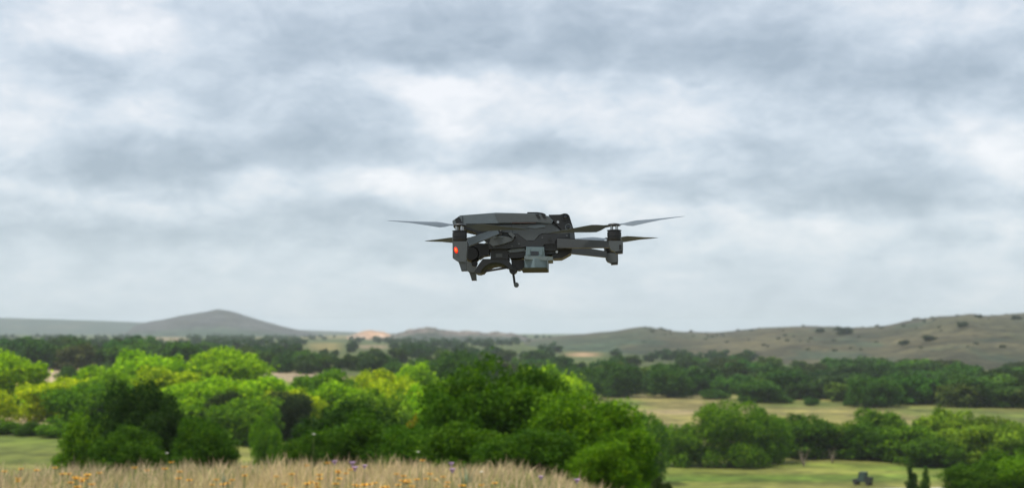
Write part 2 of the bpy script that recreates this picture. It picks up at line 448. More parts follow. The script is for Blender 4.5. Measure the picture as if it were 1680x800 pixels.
# ------------------------------------------------------------------ trees
def crown_mesh(name, seed, n, leaf, kind='broad'):
    g = np.random.default_rng(seed)
    lobes = []
    if kind == 'cone':
        for k in range(1, 34):
            z = .03 + .9 * (k + g.uniform(-.4, .4)) / 33; rad = .40 * (1 - z) ** .8 + .04
            a = g.uniform(0, 6.283); q = rad * g.uniform(.1, .75)
            lobes.append((q * math.cos(a), q * math.sin(a), z, g.uniform(.10, .16) * (1.15 - z * .80)))
        lobes.append((0, 0, .95, .05))
    elif kind == 'shrub':
        for k in range(16):
            a = g.uniform(0, 6.283); q = .36 * math.sqrt(g.random()); z = g.uniform(.15, .72) * (1 - .6 * (q / .36) ** 2) + .05
            lobes.append((q * math.cos(a), q * math.sin(a), z, g.uniform(.13, .24)))
    else:
        nl = 34 if kind == 'broad' else 40
        for k in range(nl):
            a = g.uniform(0, 6.283); e = g.uniform(-.15, 1.0); q = g.uniform(.5, 1.0)
            rr = .36 * q * math.sqrt(max(0, 1 - max(e, 0) ** 2 * .8))
            z = .42 + (.40 * e * q if e > 0 else .9 * e * q)
            lobes.append((rr * 1.1 * math.cos(a), rr * 1.1 * math.sin(a), z * 1.03, g.uniform(.07, .155)))
        for k in range(16):                                  # low skirt of branches
            a = g.uniform(0, 6.283); q = g.uniform(.12, .40)
            lobes.append((q * math.cos(a), q * math.sin(a), g.uniform(.07, .25), g.uniform(.09, .15)))
        lobes.append((0, 0, .45, .25)); lobes.append((.05, -.04, .27, .24)); lobes.append((-.05, .05, .3, .24))
    L = np.array(lobes)
    p = L[:, 3] ** 2; p /= p.sum()
    k = g.choice(len(L), n, p=p)
    d = g.normal(size=(n, 3)); d /= np.linalg.norm(d, axis=1)[:, None]
    d[:, 2] = np.where(g.random(n) < .35, np.abs(d[:, 2]), d[:, 2])
    # small twigs: leaves gather in tufts on each lobe
    rad = L[k, 3] * (.68 + .40 * g.random(n) ** .7 + np.where(g.random(n) < .14, g.random(n) * .38, 0))
    c = L[k, :3] + d * rad[:, None] + g.normal(size=(n, 3)) * .014
    c = c[c[:, 2] > .015]; d = d[:len(c)]; n = len(c)
    nm = d * 1.0 + g.normal(size=(n, 3)) * .5 + np.array((0, 0, .25)); nm /= np.linalg.norm(nm, axis=1)[:, None]
    t = g.normal(size=(n, 3)); t -= (t * nm).sum(1)[:, None] * nm; t /= np.linalg.norm(t, axis=1)[:, None]
    b = np.cross(nm, t)
    s = leaf * g.uniform(.55, 1.3, n)[:, None]
    V = np.stack([c - t * s * .62, c - b * s * .36 + nm * s * .1, c + t * s * .62, c + b * s * .36 + nm * s * .1], 1).reshape(-1, 3)
    return np_mesh(name, V, np.arange(4 * n).reshape(n, 4))

def tube(V, Q, pts, rads, seg=7):
    base = len(V)
    for i, (p, r) in enumerate(zip(pts, rads)):
        p = Vector(p)
        d = (Vector(pts[min(i + 1, len(pts) - 1)]) - Vector(pts[max(i - 1, 0)])).normalized()
        a = d.orthogonal().normalized(); b = d.cross(a)
        for j in range(seg):
            th = 6.28318 * j / seg
            V.append(tuple(p + (a * math.cos(th) + b * math.sin(th)) * r))
    for i in range(len(pts) - 1):
        for j in range(seg):
            k = (j + 1) % seg
            Q.append((base + i * seg + j, base + i * seg + k, base + (i + 1) * seg + k, base + (i + 1) * seg + j))
def trunk_mesh(name, seed, kind='broad'):
    g = random.Random(seed); V, Q = [], []
    if kind == 'cone':
        tube(V, Q, [(0, 0, -.03), (.004, 0, .3), (0, .004, .7), (0, 0, .93)], [.022, .017, .009, .002])
        lim = 9
    elif kind == 'shrub':
        tube(V, Q, [(0, 0, -.03), (.01, 0, .15), (.02, .01, .35)], [.02, .014, .006]); lim = 6
    else:
        tube(V, Q, [(0, 0, -.04), (.004, .003, .05), (.012, -.008, .18), (.0, .01, .36), (.015, 0, .6)], [.038, .029, .024, .018, .006])
        lim = 7
    for i in range(lim):
        a = i * 2.4 + g.uniform(-.4, .4); z0 = g.uniform(.06, .2) if kind == 'shrub' else g.uniform(.10, .40) if kind != 'cone' else .08 + .08 * i
        ln = g.uniform(.2, .33) if kind != 'cone' else .32 * (1 - z0)
        up = g.uniform(.12, .34) if kind != 'cone' else .05
        ca, sa = math.cos(a), math.sin(a)
        tube(V, Q, [(0, 0, z0), (ca * ln * .45, sa * ln * .45, z0 + up * .55), (ca * ln, sa * ln, z0 + up)], [.013, .008, .002], 5)
    return np_mesh(name, V, np.array(Q), True)

PROTO = {}
for i in range(5): PROTO['near', i] = (crown_mesh('crown', 100 + i, 30000, .026, 'broad' if i % 2 else 'tall'), trunk_mesh('trunk', i))
for i in range(5): PROTO['mid', i] = (crown_mesh('crown', 200 + i, 11000, .043, 'broad' if i % 2 else 'tall'), trunk_mesh('trunk', 20 + i))
for i in range(6): PROTO['far', i] = (crown_mesh('crown', 300 + i, 2600, .080, 'broad' if i % 2 else 'tall'), trunk_mesh('trunk', 40 + i))
for i in range(3): PROTO['shrub', i] = (crown_mesh('crown', 400 + i, 7000, .05, 'shrub'), trunk_mesh('trunk', 60 + i, 'shrub'))
for i in range(2): PROTO['cone', i] = (crown_mesh('crown', 500 + i, 9000, .034, 'cone'), trunk_mesh('trunk', 70 + i, 'cone'))
for (c, t) in PROTO.values():
    c.materials.append(M_LEAF); t.materials.append(M_BARK)

C_BRIGHT = (.250, .440, .006); C_LIME = (.345, .460, .006); C_MID = (.098, .215, .007); C_DEEP = (.052, .130, .006)  # bright greens: species tone plus a sunlit patch, put into the leaf colour
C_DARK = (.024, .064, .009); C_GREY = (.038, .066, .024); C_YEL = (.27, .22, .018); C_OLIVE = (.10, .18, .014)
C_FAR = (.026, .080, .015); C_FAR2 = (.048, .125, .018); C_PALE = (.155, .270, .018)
rng = random.Random(5)
tree_no = [0]
def tree(name, proto, px, top, width, D, color, label, cat='tree', group=None, idx=None):
    """px: column of the crown's middle, top: row of its top, width in photo pixels, D: distance of the trunk"""
    x = (px - 840) / F * D
    zb = tz(x, D); zt = zat(px, top, D)
    hgt = max(zt - zb, 0.5); wid = width * (1.24 if (proto == 'mid' and D < 440) else 1.06) / F * D
    i = tree_no[0]; tree_no[0] += 1
    k = sorted(a for (p, a) in PROTO if p == proto)
    cm, tm = PROTO[proto, k[(i if idx is None else idx) % len(k)]]
    r = empty(name, (x, D, zb), rng.uniform(0, 6.28)); r.scale = (wid / .98, wid / .98, hgt / .97)
    tag(r, label, cat, group)
    t = link('trunk', tm, r); c = link('crown', cm, r)
    j = 1 + rng.uniform(-.1, .1)
    c.color = (color[0] * j * rng.uniform(.93, 1.07), color[1] * j, color[2], 1)
    return r

# --- trees and bushes standing out singly, nearest last
T = tree
# left: bright trees along the creek
T('tree', 'mid', -2, 562, 130, 300, C_BRIGHT, 'bright green tree cut by the left edge, its top above the sand')
T('bush', 'shrub', 2, 622, 66, 262, C_LIME, 'lime green bush at the left edge below the bright cut-off tree', 'bush')
T('bush', 'shrub', 118, 596, 42, 480, C_FAR2, 'small round blue-green bush in front of the pale field on the left', 'bush')
T('tree', 'mid', 240, 564, 118, 330, C_BRIGHT, 'round bright green tree below the left slope of the cone hill', idx=1)
T('tree', 'mid', 377, 556, 122, 330, C_BRIGHT, 'tallest bright green tree just right below the cone hill', idx=2)
T('tree', 'mid', 175, 592, 100, 300, C_BRIGHT, 'lower bright green tree at the left foot of the round bright one')
T('tree', 'mid', 95, 612, 110, 270, C_LIME, 'yellow-green bushy tree right of the sandy gap on the left')
T('tree', 'mid', 152, 612, 120, 240, C_MID, 'mid green tree behind the left end of the dark bush group')
T('tree', 'mid', 285, 596, 120, 290, C_LIME, 'yellow-green tree standing between the two tall bright ones')
T('tree', 'mid', 335, 612, 150, 250, C_BRIGHT, 'bright green spreading tree right behind the dark cedars on the left')
T('tree', 'mid', 430, 608, 110, 270, C_BRIGHT, 'bright green tree right of the tallest bright tree')
T('tree', 'mid', 475, 628, 110, 240, C_LIME, 'low lime green tree above the dark grey bush')
T('tree', 'mid', 405, 640, 100, 220, C_MID, 'small mid green tree in the gap beside the black bush')
T('tree', 'mid', 530, 600, 100, 300, C_MID, 'mid green round tree left of the lime trees in the middle')
T('tree', 'mid', 565, 618, 110, 250, C_BRIGHT, 'bright green tree behind the left part of the dark thicket')
T('tree', 'mid', 608, 596, 90, 310, C_LIME, 'lime green round tree in the middle of the bright row')
T('tree', 'mid', 680, 582, 78, 330, C_BRIGHT, 'round bright tree rising highest left of the big dark tree')
T('tree', 'mid', 645, 604, 90, 280, C_LIME, 'lime green tree below the high round bright one')
T('tree', 'mid', 748, 570, 90, 420, C_FAR2, 'blue-green tree behind the left shoulder of the big dark tree')
T('tree', 'mid', 700, 620, 110, 200, C_BRIGHT, 'bright green tree touching the left side of the big dark tree')
T('tree', 'mid', 625, 622, 120, 190, C_PALE, 'bright tree with tan seed heads behind the dark thicket')
T('tree', 'mid', 905, 584, 110, 300, C_BRIGHT, 'light green tree behind the right shoulder of the big dark tree')
T('bush', 'shrub', 12, 683, 60, 236, C_MID, 'low green bush at the left edge below the sandy strip', 'bush')
T('bush', 'shrub', 58, 687, 56, 232, C_DEEP, 'second low bush below the sandy strip on the left', 'bush')
T('bush', 'shrub', 98, 684, 60, 228, C_MID, 'low bush below the sand strip, next to the dull green bush', 'bush')
# left and middle dark bushes on the slope
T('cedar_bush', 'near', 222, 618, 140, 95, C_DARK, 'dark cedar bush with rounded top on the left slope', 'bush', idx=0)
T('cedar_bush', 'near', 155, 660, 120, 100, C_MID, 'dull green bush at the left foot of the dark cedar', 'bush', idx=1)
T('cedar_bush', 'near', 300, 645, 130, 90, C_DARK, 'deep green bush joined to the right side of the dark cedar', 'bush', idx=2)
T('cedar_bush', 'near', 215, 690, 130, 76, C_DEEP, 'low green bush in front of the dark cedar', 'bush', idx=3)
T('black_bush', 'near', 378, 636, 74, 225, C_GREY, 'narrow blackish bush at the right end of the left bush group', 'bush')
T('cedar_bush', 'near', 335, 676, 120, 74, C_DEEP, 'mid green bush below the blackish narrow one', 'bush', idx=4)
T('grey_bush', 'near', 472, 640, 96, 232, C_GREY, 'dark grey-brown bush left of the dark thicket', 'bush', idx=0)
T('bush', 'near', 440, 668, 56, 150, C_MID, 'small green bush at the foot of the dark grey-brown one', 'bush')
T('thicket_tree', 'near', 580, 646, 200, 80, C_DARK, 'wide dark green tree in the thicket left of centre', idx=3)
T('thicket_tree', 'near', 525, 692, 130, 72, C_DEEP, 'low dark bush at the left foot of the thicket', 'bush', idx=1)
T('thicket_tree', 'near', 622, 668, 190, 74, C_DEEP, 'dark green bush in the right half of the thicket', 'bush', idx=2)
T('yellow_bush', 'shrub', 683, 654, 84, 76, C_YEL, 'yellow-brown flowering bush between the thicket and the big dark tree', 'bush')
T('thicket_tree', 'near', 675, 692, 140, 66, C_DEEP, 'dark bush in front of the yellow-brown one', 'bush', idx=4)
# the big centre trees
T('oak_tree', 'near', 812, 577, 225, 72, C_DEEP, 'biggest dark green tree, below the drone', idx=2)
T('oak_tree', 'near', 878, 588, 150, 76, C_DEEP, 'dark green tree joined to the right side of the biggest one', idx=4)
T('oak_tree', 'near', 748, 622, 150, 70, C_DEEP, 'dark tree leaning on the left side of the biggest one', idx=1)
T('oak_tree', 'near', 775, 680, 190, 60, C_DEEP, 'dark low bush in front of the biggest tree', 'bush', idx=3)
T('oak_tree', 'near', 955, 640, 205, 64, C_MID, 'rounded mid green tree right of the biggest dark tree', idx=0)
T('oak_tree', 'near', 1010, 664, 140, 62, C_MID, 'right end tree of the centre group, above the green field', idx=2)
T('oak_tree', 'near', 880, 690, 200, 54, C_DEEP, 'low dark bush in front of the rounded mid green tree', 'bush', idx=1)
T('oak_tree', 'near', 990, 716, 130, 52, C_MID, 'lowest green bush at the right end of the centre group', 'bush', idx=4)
T('bush', 'mid', 1062, 662, 72, 230, C_MID, 'green bush behind the right end of the centre group', 'bush')
T('bush', 'mid', 1115, 684, 66, 262, C_MID, 'bush between the centre group and the round right tree', 'bush')
T('bush', 'shrub', 1082, 768, 34, 56, C_GREY, 'small grey weedy shrub at the right foot of the centre group', 'bush')
# right row on the valley floor
T('tree', 'near', 1195, 655, 130, 262, C_MID, 'round green tree standing alone right of the centre group', idx=0)
T('tree', 'near', 1258, 660, 90, 268, C_MID, 'bright edged tree joined to the round one on its right', idx=3)
T('tree', 'mid', 1322, 672, 100, 280, C_DEEP, 'dark tree behind the bare twigs on the right')
T('tree', 'mid', 1378, 684, 80, 282, C_OLIVE, 'olive tinted tree right of the dark one with bare twigs')
T('tree', 'mid', 1440, 666, 84, 310, C_MID, 'taller green tree top behind the right hand row')
T('tree', 'mid', 1425, 690, 100, 276, C_DEEP, 'dark rounded tree in the middle of the right hand row')
T('tree', 'mid', 1490, 690, 100, 272, C_MID, 'mid green tree above the parked buggy')
T('tree', 'mid', 1548, 662, 96, 282, C_PALE, 'pale yellow-green tree highest in the right hand row')
T('tree', 'mid', 1615, 672, 80, 290, C_OLIVE, 'olive green tree second from the right end')
T('tree', 'mid', 1590, 690, 110, 264, C_PALE, 'pale green lower tree in front of the highest pale one')
T('tree', 'mid', 1668, 688, 110, 262, C_PALE, 'yellow-green tree cut by the right edge')
T('tree', 'mid', 1530, 712, 100, 262, C_DEEP, 'dark low tree at the foot of the pale yellow-green one')
T('tree', 'near', 1650, 728, 150, 130, C_DEEP, 'dark green tree filling the lower right corner', idx=2)
T('tree', 'near', 1580, 752, 120, 120, C_DEEP, 'dark bush at the lower right, left of the corner tree', 'bush', idx=1)
T('tree', 'near', 1700, 742, 150, 118, C_MID, 'green tree cut by the lower right corner', idx=0)
T('small_cedar', 'cone', 1490, 761, 40, 175, C_DARK, 'taller of two small pointed cedars right of the buggy', 'cedar', idx=0)
T('small_cedar', 'cone', 1514, 766, 32, 176, C_DEEP, 'smaller of two pointed cedars right of the buggy', 'cedar', idx=1)
# trees along the edge of the far dry field
T('tree', 'mid', 1243, 619, 96, 505, C_FAR2, 'round tree standing forward on the edge of the far dry field')
T('tree', 'mid', 1432, 610, 90, 470, C_FAR2, 'large round tree at the field edge, right of the small bushes')
T('tree', 'mid', 1015, 588, 80, 545, C_FAR2, 'round tree at the back edge of the field, near the centre')
T('tree', 'mid', 1095, 592, 80, 540, C_FAR2, 'second round tree at the back edge of the field')
T('tree', 'mid', 950, 596, 84, 520, C_FAR2, 'soft green tree just right of the big dark tree, far side of the field')
for (p, t_, w_, dd, lb) in [(1278, 645, 40, 500, 'low bush touching the forward round tree on the field edge'), (1328, 647, 26, 482, 'small bush alone on the pale strip of the far field'),
                            (1392, 648, 22, 478, 'small bush beside the large round tree of the field edge'), (1172, 636, 50, 530, 'low bush on the field edge left of the forward round tree')]:
    T('bush', 'shrub', p, t_, w_, dd, C_FAR2, lb, 'bush')

# --- tree belts: individuals that nothing in the photo tells apart
def belt(n, fpx, fD, fh, fw, color, label, group, seed, proto='far'):
    g = random.Random(seed)
    for k in range(n):
        px = fpx(g, k); D = fD(g, px)
        x = (px - 840) / F * D; hgt = fh(g); zb = tz(x, D)
        _, top = project(np.array(x), np.array(D), np.array(zb + hgt))
        low = (495 < px < 570 and D > 800) or (585 < px < 645 and D > 800) or (915 < px < 1000 and D > 640)
        if low: hgt *= .72
        if px < 330: hgt *= 1.2
        elif px < 860: hgt *= .85
        _, top = project(np.array(x), np.array(D), np.array(zb + hgt))
        c = [v * g.uniform(.8, 1.25) for v in color(g)] if callable(color) else color
        tree('tree', proto, px, float(top), fw(g, hgt) / D * F, D, c, label, 'tree', group)
def edge_r(px): return np.interp(px, [860, 1200, 1480, 1700], [575, 545, 480, 452])
pick = lambda g: g.choice([C_FAR, C_FAR, C_FAR2, C_FAR2, (.034, .082, .022), (.075, .16, .022), (.05, .09, .03)])
belt(60, lambda g, k: 880 + 850 * (k + g.random()) / 60, lambda g, px: edge_r(px) * g.uniform(1.0, 1.09), lambda g: g.uniform(6, 11), lambda g, h: h * g.uniform(1.4, 1.9), pick,
     'tree in the front row of the wood behind the far dry field', 'front row of the wood behind the dry field', 1)
belt(120, lambda g, k: g.uniform(860, 1720), lambda g, px: edge_r(px) * g.uniform(1.12, 1.75), lambda g: g.uniform(6.5, 12), lambda g, h: h * g.uniform(1.3, 2.0), pick,
     'dark tree deep in the wood between the far field and the ridge', 'trees of the wood below the ridge', 2)
belt(70, lambda g, k: g.uniform(-40, 880), lambda g, px: g.uniform(600, 700), lambda g: g.uniform(7, 11.5), lambda g, h: h * g.uniform(1.1, 1.6), pick,
     'dark tree in the front of the long wood behind the bright trees', 'trees of the long wood on the left', 3)
belt(80, lambda g, k: g.uniform(-40, 900), lambda g, px: g.uniform(720, 1050), lambda g: g.uniform(6, 12), lambda g, h: h * g.uniform(1.1, 1.6), pick,
     'dark tree in the back of the long wood behind the bright trees', 'back trees of the long wood on the left', 4)

# far woods that read as one mass
def far_woods():
    g = np.random.default_rng(77)
    cm = crown_mesh('tmp', 900, 170, .26, 'broad'); cv = np.zeros(len(cm.vertices) * 3, np.float32); cm.vertices.foreach_get('co', cv); cv = cv.reshape(-1, 3)
    bpy.data.meshes.remove(cm)
    Vs = []
    n = 2800
    D = 1080 * (3.4 ** g.random(n)); px = g.uniform(-900, 2500, n)
    keep = (px < 1000) | ((D < 1350) & (px < 1250)) | (D < 1000) | (px > 2250)
    clump = vnoise(px / 70.0, np.log(D) * 9, 4)
    keep &= clump > -.3
    keep &= ~((px > 495) & (px < 575) & (D < 2300)) & ~((px > 585) & (px < 645) & (D < 2000)) & ~((px > 915) & (px < 1000) & (D < 2200)) & ~((px > 220) & (px < 310) & (D > 2000))
    D, px = D[keep], px[keep]
    x = (px - 840) / F * D; z = terrain(x, D)
    for i in range(len(D)):
        h_ = g.uniform(5, 9); w_ = h_ * g.uniform(1.4, 2.4); a = g.uniform(0, 6.28)
        ca, sa = math.cos(a), math.sin(a)
        v = np.stack([(cv[:, 0] * ca - cv[:, 1] * sa) * w_ + x[i], (cv[:, 0] * sa + cv[:, 1] * ca) * w_ + D[i], cv[:, 2] * h_ + z[i]], 1)
        Vs.append(v)
    V = np.concatenate(Vs)
    o = link('far_woods', np_mesh('far_woods', V, np.arange(len(V)).reshape(-1, 4)), None, M_LEAF)
    o.color = (.024, .064, .022, 1)
    tag(o, 'distant dark woods spread over the plain below the hills', 'woods', kind='stuff')
far_woods()

# scrub on the ridge slope
for (p, t_, w_, lb) in [(1643, .20, 13, 'small dark bush low on the right end of the ridge'), (1652, .06, 22, 'wider dark bush at the foot of the ridge near the right edge'),
                        (1523, .28, 26, 'flat scrub patch low in the middle of the ridge slope'), (1578, .42, 24, 'flat scrub patch halfway up the ridge slope'),
                        (1482, .28, 22, 'scrub patch on the ridge left of the low flat one'), (1385, .52, 34, 'largest dark scrub patch on the ridge'), (1345, .55, 20, 'scrub patch left of the largest one on the ridge'),
                        (1502, .93, 16, 'dark scrub on the ridge skyline before the summit'), (1667, .62, 20, 'scrub high on the ridge at the right edge'), (1604, .72, 16, 'small scrub below the ridge summit')]:
    x, y, z = RIDGE(p, t_)
    r = empty('scrub_bush', (x, y, z - .3), rng.uniform(0, 6)); w = w_ / F * y; r.scale = (w, w, max(2.2, w * .42))
    tag(r, lb, 'bush', 'scrub on the ridge')
    cm, tm = PROTO['far', rng.randrange(6)]
    link('trunk', tm, r); c = link('crown', cm, r); c.color = (.032, .058, .03, 1)
for k in range(70):
    p = rng.uniform(1010, 1690); x, y, z = RIDGE(p, rng.uniform(.12, .97) ** .8)
    r = empty('scrub_bush', (x, y, z - .2), rng.uniform(0, 6)); w = rng.uniform(4, 10) / F * y; r.scale = (w, w, max(1.6, w * .4))
    tag(r, 'tiny dark scrub clump dotted over the ridge slope', 'bush', 'tiny scrub dotted over the ridge')
    cm, tm = PROTO['far', rng.randrange(6)]
    link('trunk', tm, r); c = link('crown', cm, r); c.color = (.034, .060, .03, 1)

# ------------------------------------------------------------------ foreground meadow
def build_grass():
    g = np.random.default_rng(8)
    n = 120000
    y = 10.5 + 16 * g.random(n) ** 1.2; x = -11 + 18.5 * g.random(n)
    z = terrain(x, y)
    px, _ = project(x, y, z)
    cl = fbm(x * 1.1, y * .8, 3); dry = fbm(x * .45 + 9, y * .6, 6)
    tall = np.interp(px, [0, 400, 600, 690, 760, 900, 1080], [.335, .31, .28, .31, .28, .26, .23]) + .13 * cl + .05 * dry
    L = np.clip(tall, .16, .7) * g.uniform(.55, 1.25, n)
    stem = g.random(n) < .30                                    # seed stalks: longer, upright, pale
    L = np.where(stem, L * 1.2, L)
    lean = g.normal(.22, .28, n); la = g.uniform(-.9, .9, n) + math.pi * (g.random(n) < .3)
    lx, ly = np.cos(la) * lean, np.sin(la) * lean
    wd = np.where(stem, .0028, g.uniform(.003, .006, n)); ang = g.uniform(0, 3.14, n)
    wx, wy = np.cos(ang) * wd, np.sin(ang) * wd
    V = np.zeros((n, 7, 3))
    for i, (f, wf) in enumerate([(0, 1), (.4, .95), (.78, .8)]):
        bx, by, bz = x + lx * L * f * f, y + ly * L * f * f, z + L * f * (1 - .12 * f) - .01
        s = np.where(stem & (i == 2), 1.9, wf)
        V[:, i * 2] = np.stack([bx - wx * s, by - wy * s, bz], 1); V[:, i * 2 + 1] = np.stack([bx + wx * s, by + wy * s, bz], 1)
    V[:, 6] = np.stack([x + lx * L, y + ly * L, z + L * (1 - .2 * np.abs(lean))], 1)
    b = np.arange(n)[:, None] * 7
    tri = np.concatenate([b + np.array(t) for t in ([0, 1, 3], [0, 3, 2], [2, 3, 5], [2, 5, 4], [4, 5, 6])], 0)
    straw = np.array((.66, .55, .26)); pink = np.array((.62, .48, .29)); green = np.array((.155, .235, .035)); sage = np.array((.25, .31, .13))
    gw = np.clip(.56 - dry * 2.3 - .5 * cl + g.normal(0, .25, n) + .22 * np.exp(-((px - 480) / 90) ** 2) + .35 * np.exp(-((px - 900) / 90) ** 2), 0, 1)[:, None]
    c = straw * (1 - gw) + np.where(g.random((n, 1)) < .4, sage, green) * gw
    c = np.where(stem[:, None], pink * g.uniform(.8, 1.3, (n, 1)), c) * g.uniform(.75, 1.2, (n, 1))
    C = np.repeat(np.concatenate([c, np.ones((n, 1))], 1)[:, None, :], 7, 1)
    me = np_mesh('meadow_grass', V.reshape(-1, 3), tri, False, C.reshape(-1, 4))
    tag(link('meadow_grass', me, None, M_GRASS), 'tall dry meadow grass on the knoll in the foreground', 'grass', kind='stuff')
build_grass()

def simple(name, col, rough=.6, spec=.3, var=.12, scale=60, metal=0.0):
    m, nt, b = mat_new(name)
    tc = nt.nodes.new('ShaderNodeTexCoord'); nz = noise(nt, tc.outputs['Object'], scale, 4, .6)
    lo = tuple(v * (1 - var) for v in col); hi = tuple(v * (1 + var) for v in col)
    nt.links.new(ramp(nt, nz.outputs[0], [(.3, lo), (.7, hi)]), b.inputs['Base Color'])
    nt.links.new((N(nt, nz.outputs[0]) * .2 + (rough - .1)).s, b.inputs['Roughness'])
    b.inputs['Specular IOR Level'].default_value = spec; b.inputs['Metallic'].default_value = metal
    return m
M_STEM = simple('stem', (.14, .19, .06), .7)
M_PETY = simple('petal_yellow', (.85, .42, .012), .6)
M_PETC = simple('flower_centre', (.20, .07, .01), .8)
M_PETP = simple('petal_purple', (.52, .36, .56), .6)
M_PETW = simple('petal_white', (.72, .70, .62), .6)
M_SAGE = simple('sage_leaf', (.24, .31, .19), .7)

def stem_mesh(h, r=.004):
    V, Q = [], []
    tube(V, Q, [(0, 0, -.02), (.01, 0, h * .5), (0, 0, h)], [r, r * .8, r * .6], 5)
    tube(V, Q, [(.006, 0, h * .35), (.05, .02, h * .55)], [r * .8, r * .3], 4)
    return np_mesh('stem', V, np.array(Q), True)
def petals_mesh(R, n, cup, z):
    V, Q = [], []
    for i in range(n):
        a = 6.283 * i / n
        for (rr, w, zz) in ((.2, -.18, 0), (.2, .18, 0), (.95, .30, cup), (.95, -.30, cup)):
            V.append((R * rr * math.cos(a) - R * w * math.sin(a), R * rr * math.sin(a) + R * w * math.cos(a), z + R * zz))
        k = len(V); Q.append((k - 4, k - 3, k - 2, k - 1))
    return np_mesh('petals', V, np.array(Q))
def dome_mesh(R, z, sz=.6):
    bm = bmesh.new(); bmesh.ops.create_uvsphere(bm, u_segments=8, v_segments=5, radius=R)
    for v in bm.verts: v.co.z = v.co.z * sz + z
    me = bpy.data.meshes.new('flower_centre'); bm.to_mesh(me); bm.free(); return me
def flower_proto(h, R, n, cup, mp, mc, cz=.6):
    return (stem_mesh(h), M_STEM), (petals_mesh(R, n, cup, h), mp), (dome_mesh(R * .38, h + R * .1, cz), mc)
FL_Y = flower_proto(.36, .033, 8, .25, M_PETY, M_PETC)
FL_P = flower_proto(.52, .030, 14, .9, M_PETP, M_PETP, 1.4)
FL_W = flower_proto(.50, .024, 10, .15, M_PETW, M_PETW)
def flower(name, proto, px, py, D, label, group=None, tilt=.35):
    h = max(v.co.z for v in proto[1][0].vertices)
    x = (px - 840) / F * D; zt = zat(px, py, D); zb = tz(x, D)
    s = rng.uniform(.9, 1.2)
    hz = max(.12, zt - zb) / h
    r = empty(name, (x, D, zb), rng.uniform(0, 6.28)); r.scale = (s, s, hz); tag(r, label, 'flower', group)
    for nm, (me, m) in zip(('stem', 'petals', 'flower_centre'), proto):
        o = link(nm, me, r, m)
        if nm != 'stem':                         # heads keep their own proportions and nod towards the light
            o.location = (0, 0, h * (1 - 1 / hz * s)); o.scale = (1, 1, s / hz)
    return r
yl = [(118, 776), (128, 781), (140, 788), (150, 777), (122, 790), (135, 797), (156, 793), (146, 783), (40, 768), (36, 788), (285, 757), (299, 772), (315, 786), (384, 786), (377, 791), (352, 794), (404, 764),
      (14, 772), (66, 770), (96, 766), (540, 758), (556, 771), (570, 775), (527, 784), (513, 789), (507, 792), (523, 797), (553, 792), (600, 793), (617, 791), (637, 797), (584, 794), (655, 794), (662, 787), (685, 785), (700, 784),
      (715, 786), (668, 790), (652, 776), (694, 754), (506, 762), (735, 790), (760, 795), (246, 770), (225, 766), (456, 780), (470, 793), (812, 791)]
yl += [(x0 + rng.uniform(-26, 26), y0 + rng.uniform(-9, 7)) for x0, y0 in yl if y0 > 770]
for i, (a, b) in enumerate(yl):
    flower('yellow_flower', FL_Y, a, b, (EYE - rng.uniform(.47, .54)) * F / (b - HY), 'small orange-yellow wildflower among the dry meadow grass', 'yellow wildflowers in the meadow')
for (a, b, lb) in [(551, 755, 'largest lilac flower head at the thicket foot, leftmost of the lilac ones'), (580, 757, 'upper lilac flower of the pair right of the largest one'), (584, 765, 'lower lilac flower of the pair right of the largest one'),
                   (600, 762, 'lilac flower right of the pair'), (741, 758, 'upper lilac flower below the big dark tree'), (743, 768, 'lower lilac flower below the big dark tree'), (887, 780, 'pale pink flower low on the right of the meadow'), (946, 785, 'pink flower furthest right in the meadow')]:
    flower('lilac_flower', FL_P, a, b, (EYE - .56) * F / (b - HY), lb, 'lilac flowers in the meadow')
for (a, b, lb) in [(517, 711, 'white flower on a tall stalk in front of the dark thicket'), (687, 740, 'white flower head above the meadow near the yellow-brown bush'), (278, 742, 'white flower in front of the left dark bushes'), (790, 773, 'white flower at the right of the meadow')]:
    flower('white_flower', FL_W, a, b, min(17.5, (EYE - .56) * F / (b - HY)), lb, 'white flowers in the meadow')
def sage(px, py, D, hgt, label, n=46):
    g = random.Random(int(px)); V, Q = [], []
    for i in range(n):
        a = g.uniform(0, 6.283); l = hgt * g.uniform(.5, 1); sp = g.uniform(.05, .32) * hgt
        ca, sa = math.cos(a), math.sin(a); w = .011
        for f, ww in ((0, .6), (.5, 1), (1, .1)):
            bx, by, bz = ca * sp * f ** 1.4, sa * sp * f ** 1.4, l * f
            V += [(bx - sa * w * ww, by + ca * w * ww, bz), (bx + sa * w * ww, by - ca * w * ww, bz)]
        k = len(V) - 6; Q += [(k, k + 1, k + 3, k + 2), (k + 2, k + 3, k + 5, k + 4)]
    x = (px - 840) / F * D
    r = empty('sage_plant', (x, D, tz(x, D))); tag(r, label, 'plant')
    link('leaves', np_mesh('leaves', V, np.array(Q)), r, M_SAGE)
    V, Q = [], []; tube(V, Q, [(0, 0, -.02), (0, 0, hgt * .6)], [.008, .004], 5)
    link('stem', np_mesh('stem', V, np.array(Q)), r, M_STEM)
sage(203, 768, 15.2, .44, 'pale grey-green leafy plant standing in the dry grass on the left')
sage(375, 745, 16.8, .50, 'straw-green tall weed at the foot of the black bush', 26)
sage(765, 745, 16.8, .46, 'grey-green weed below the big dark tree', 26)

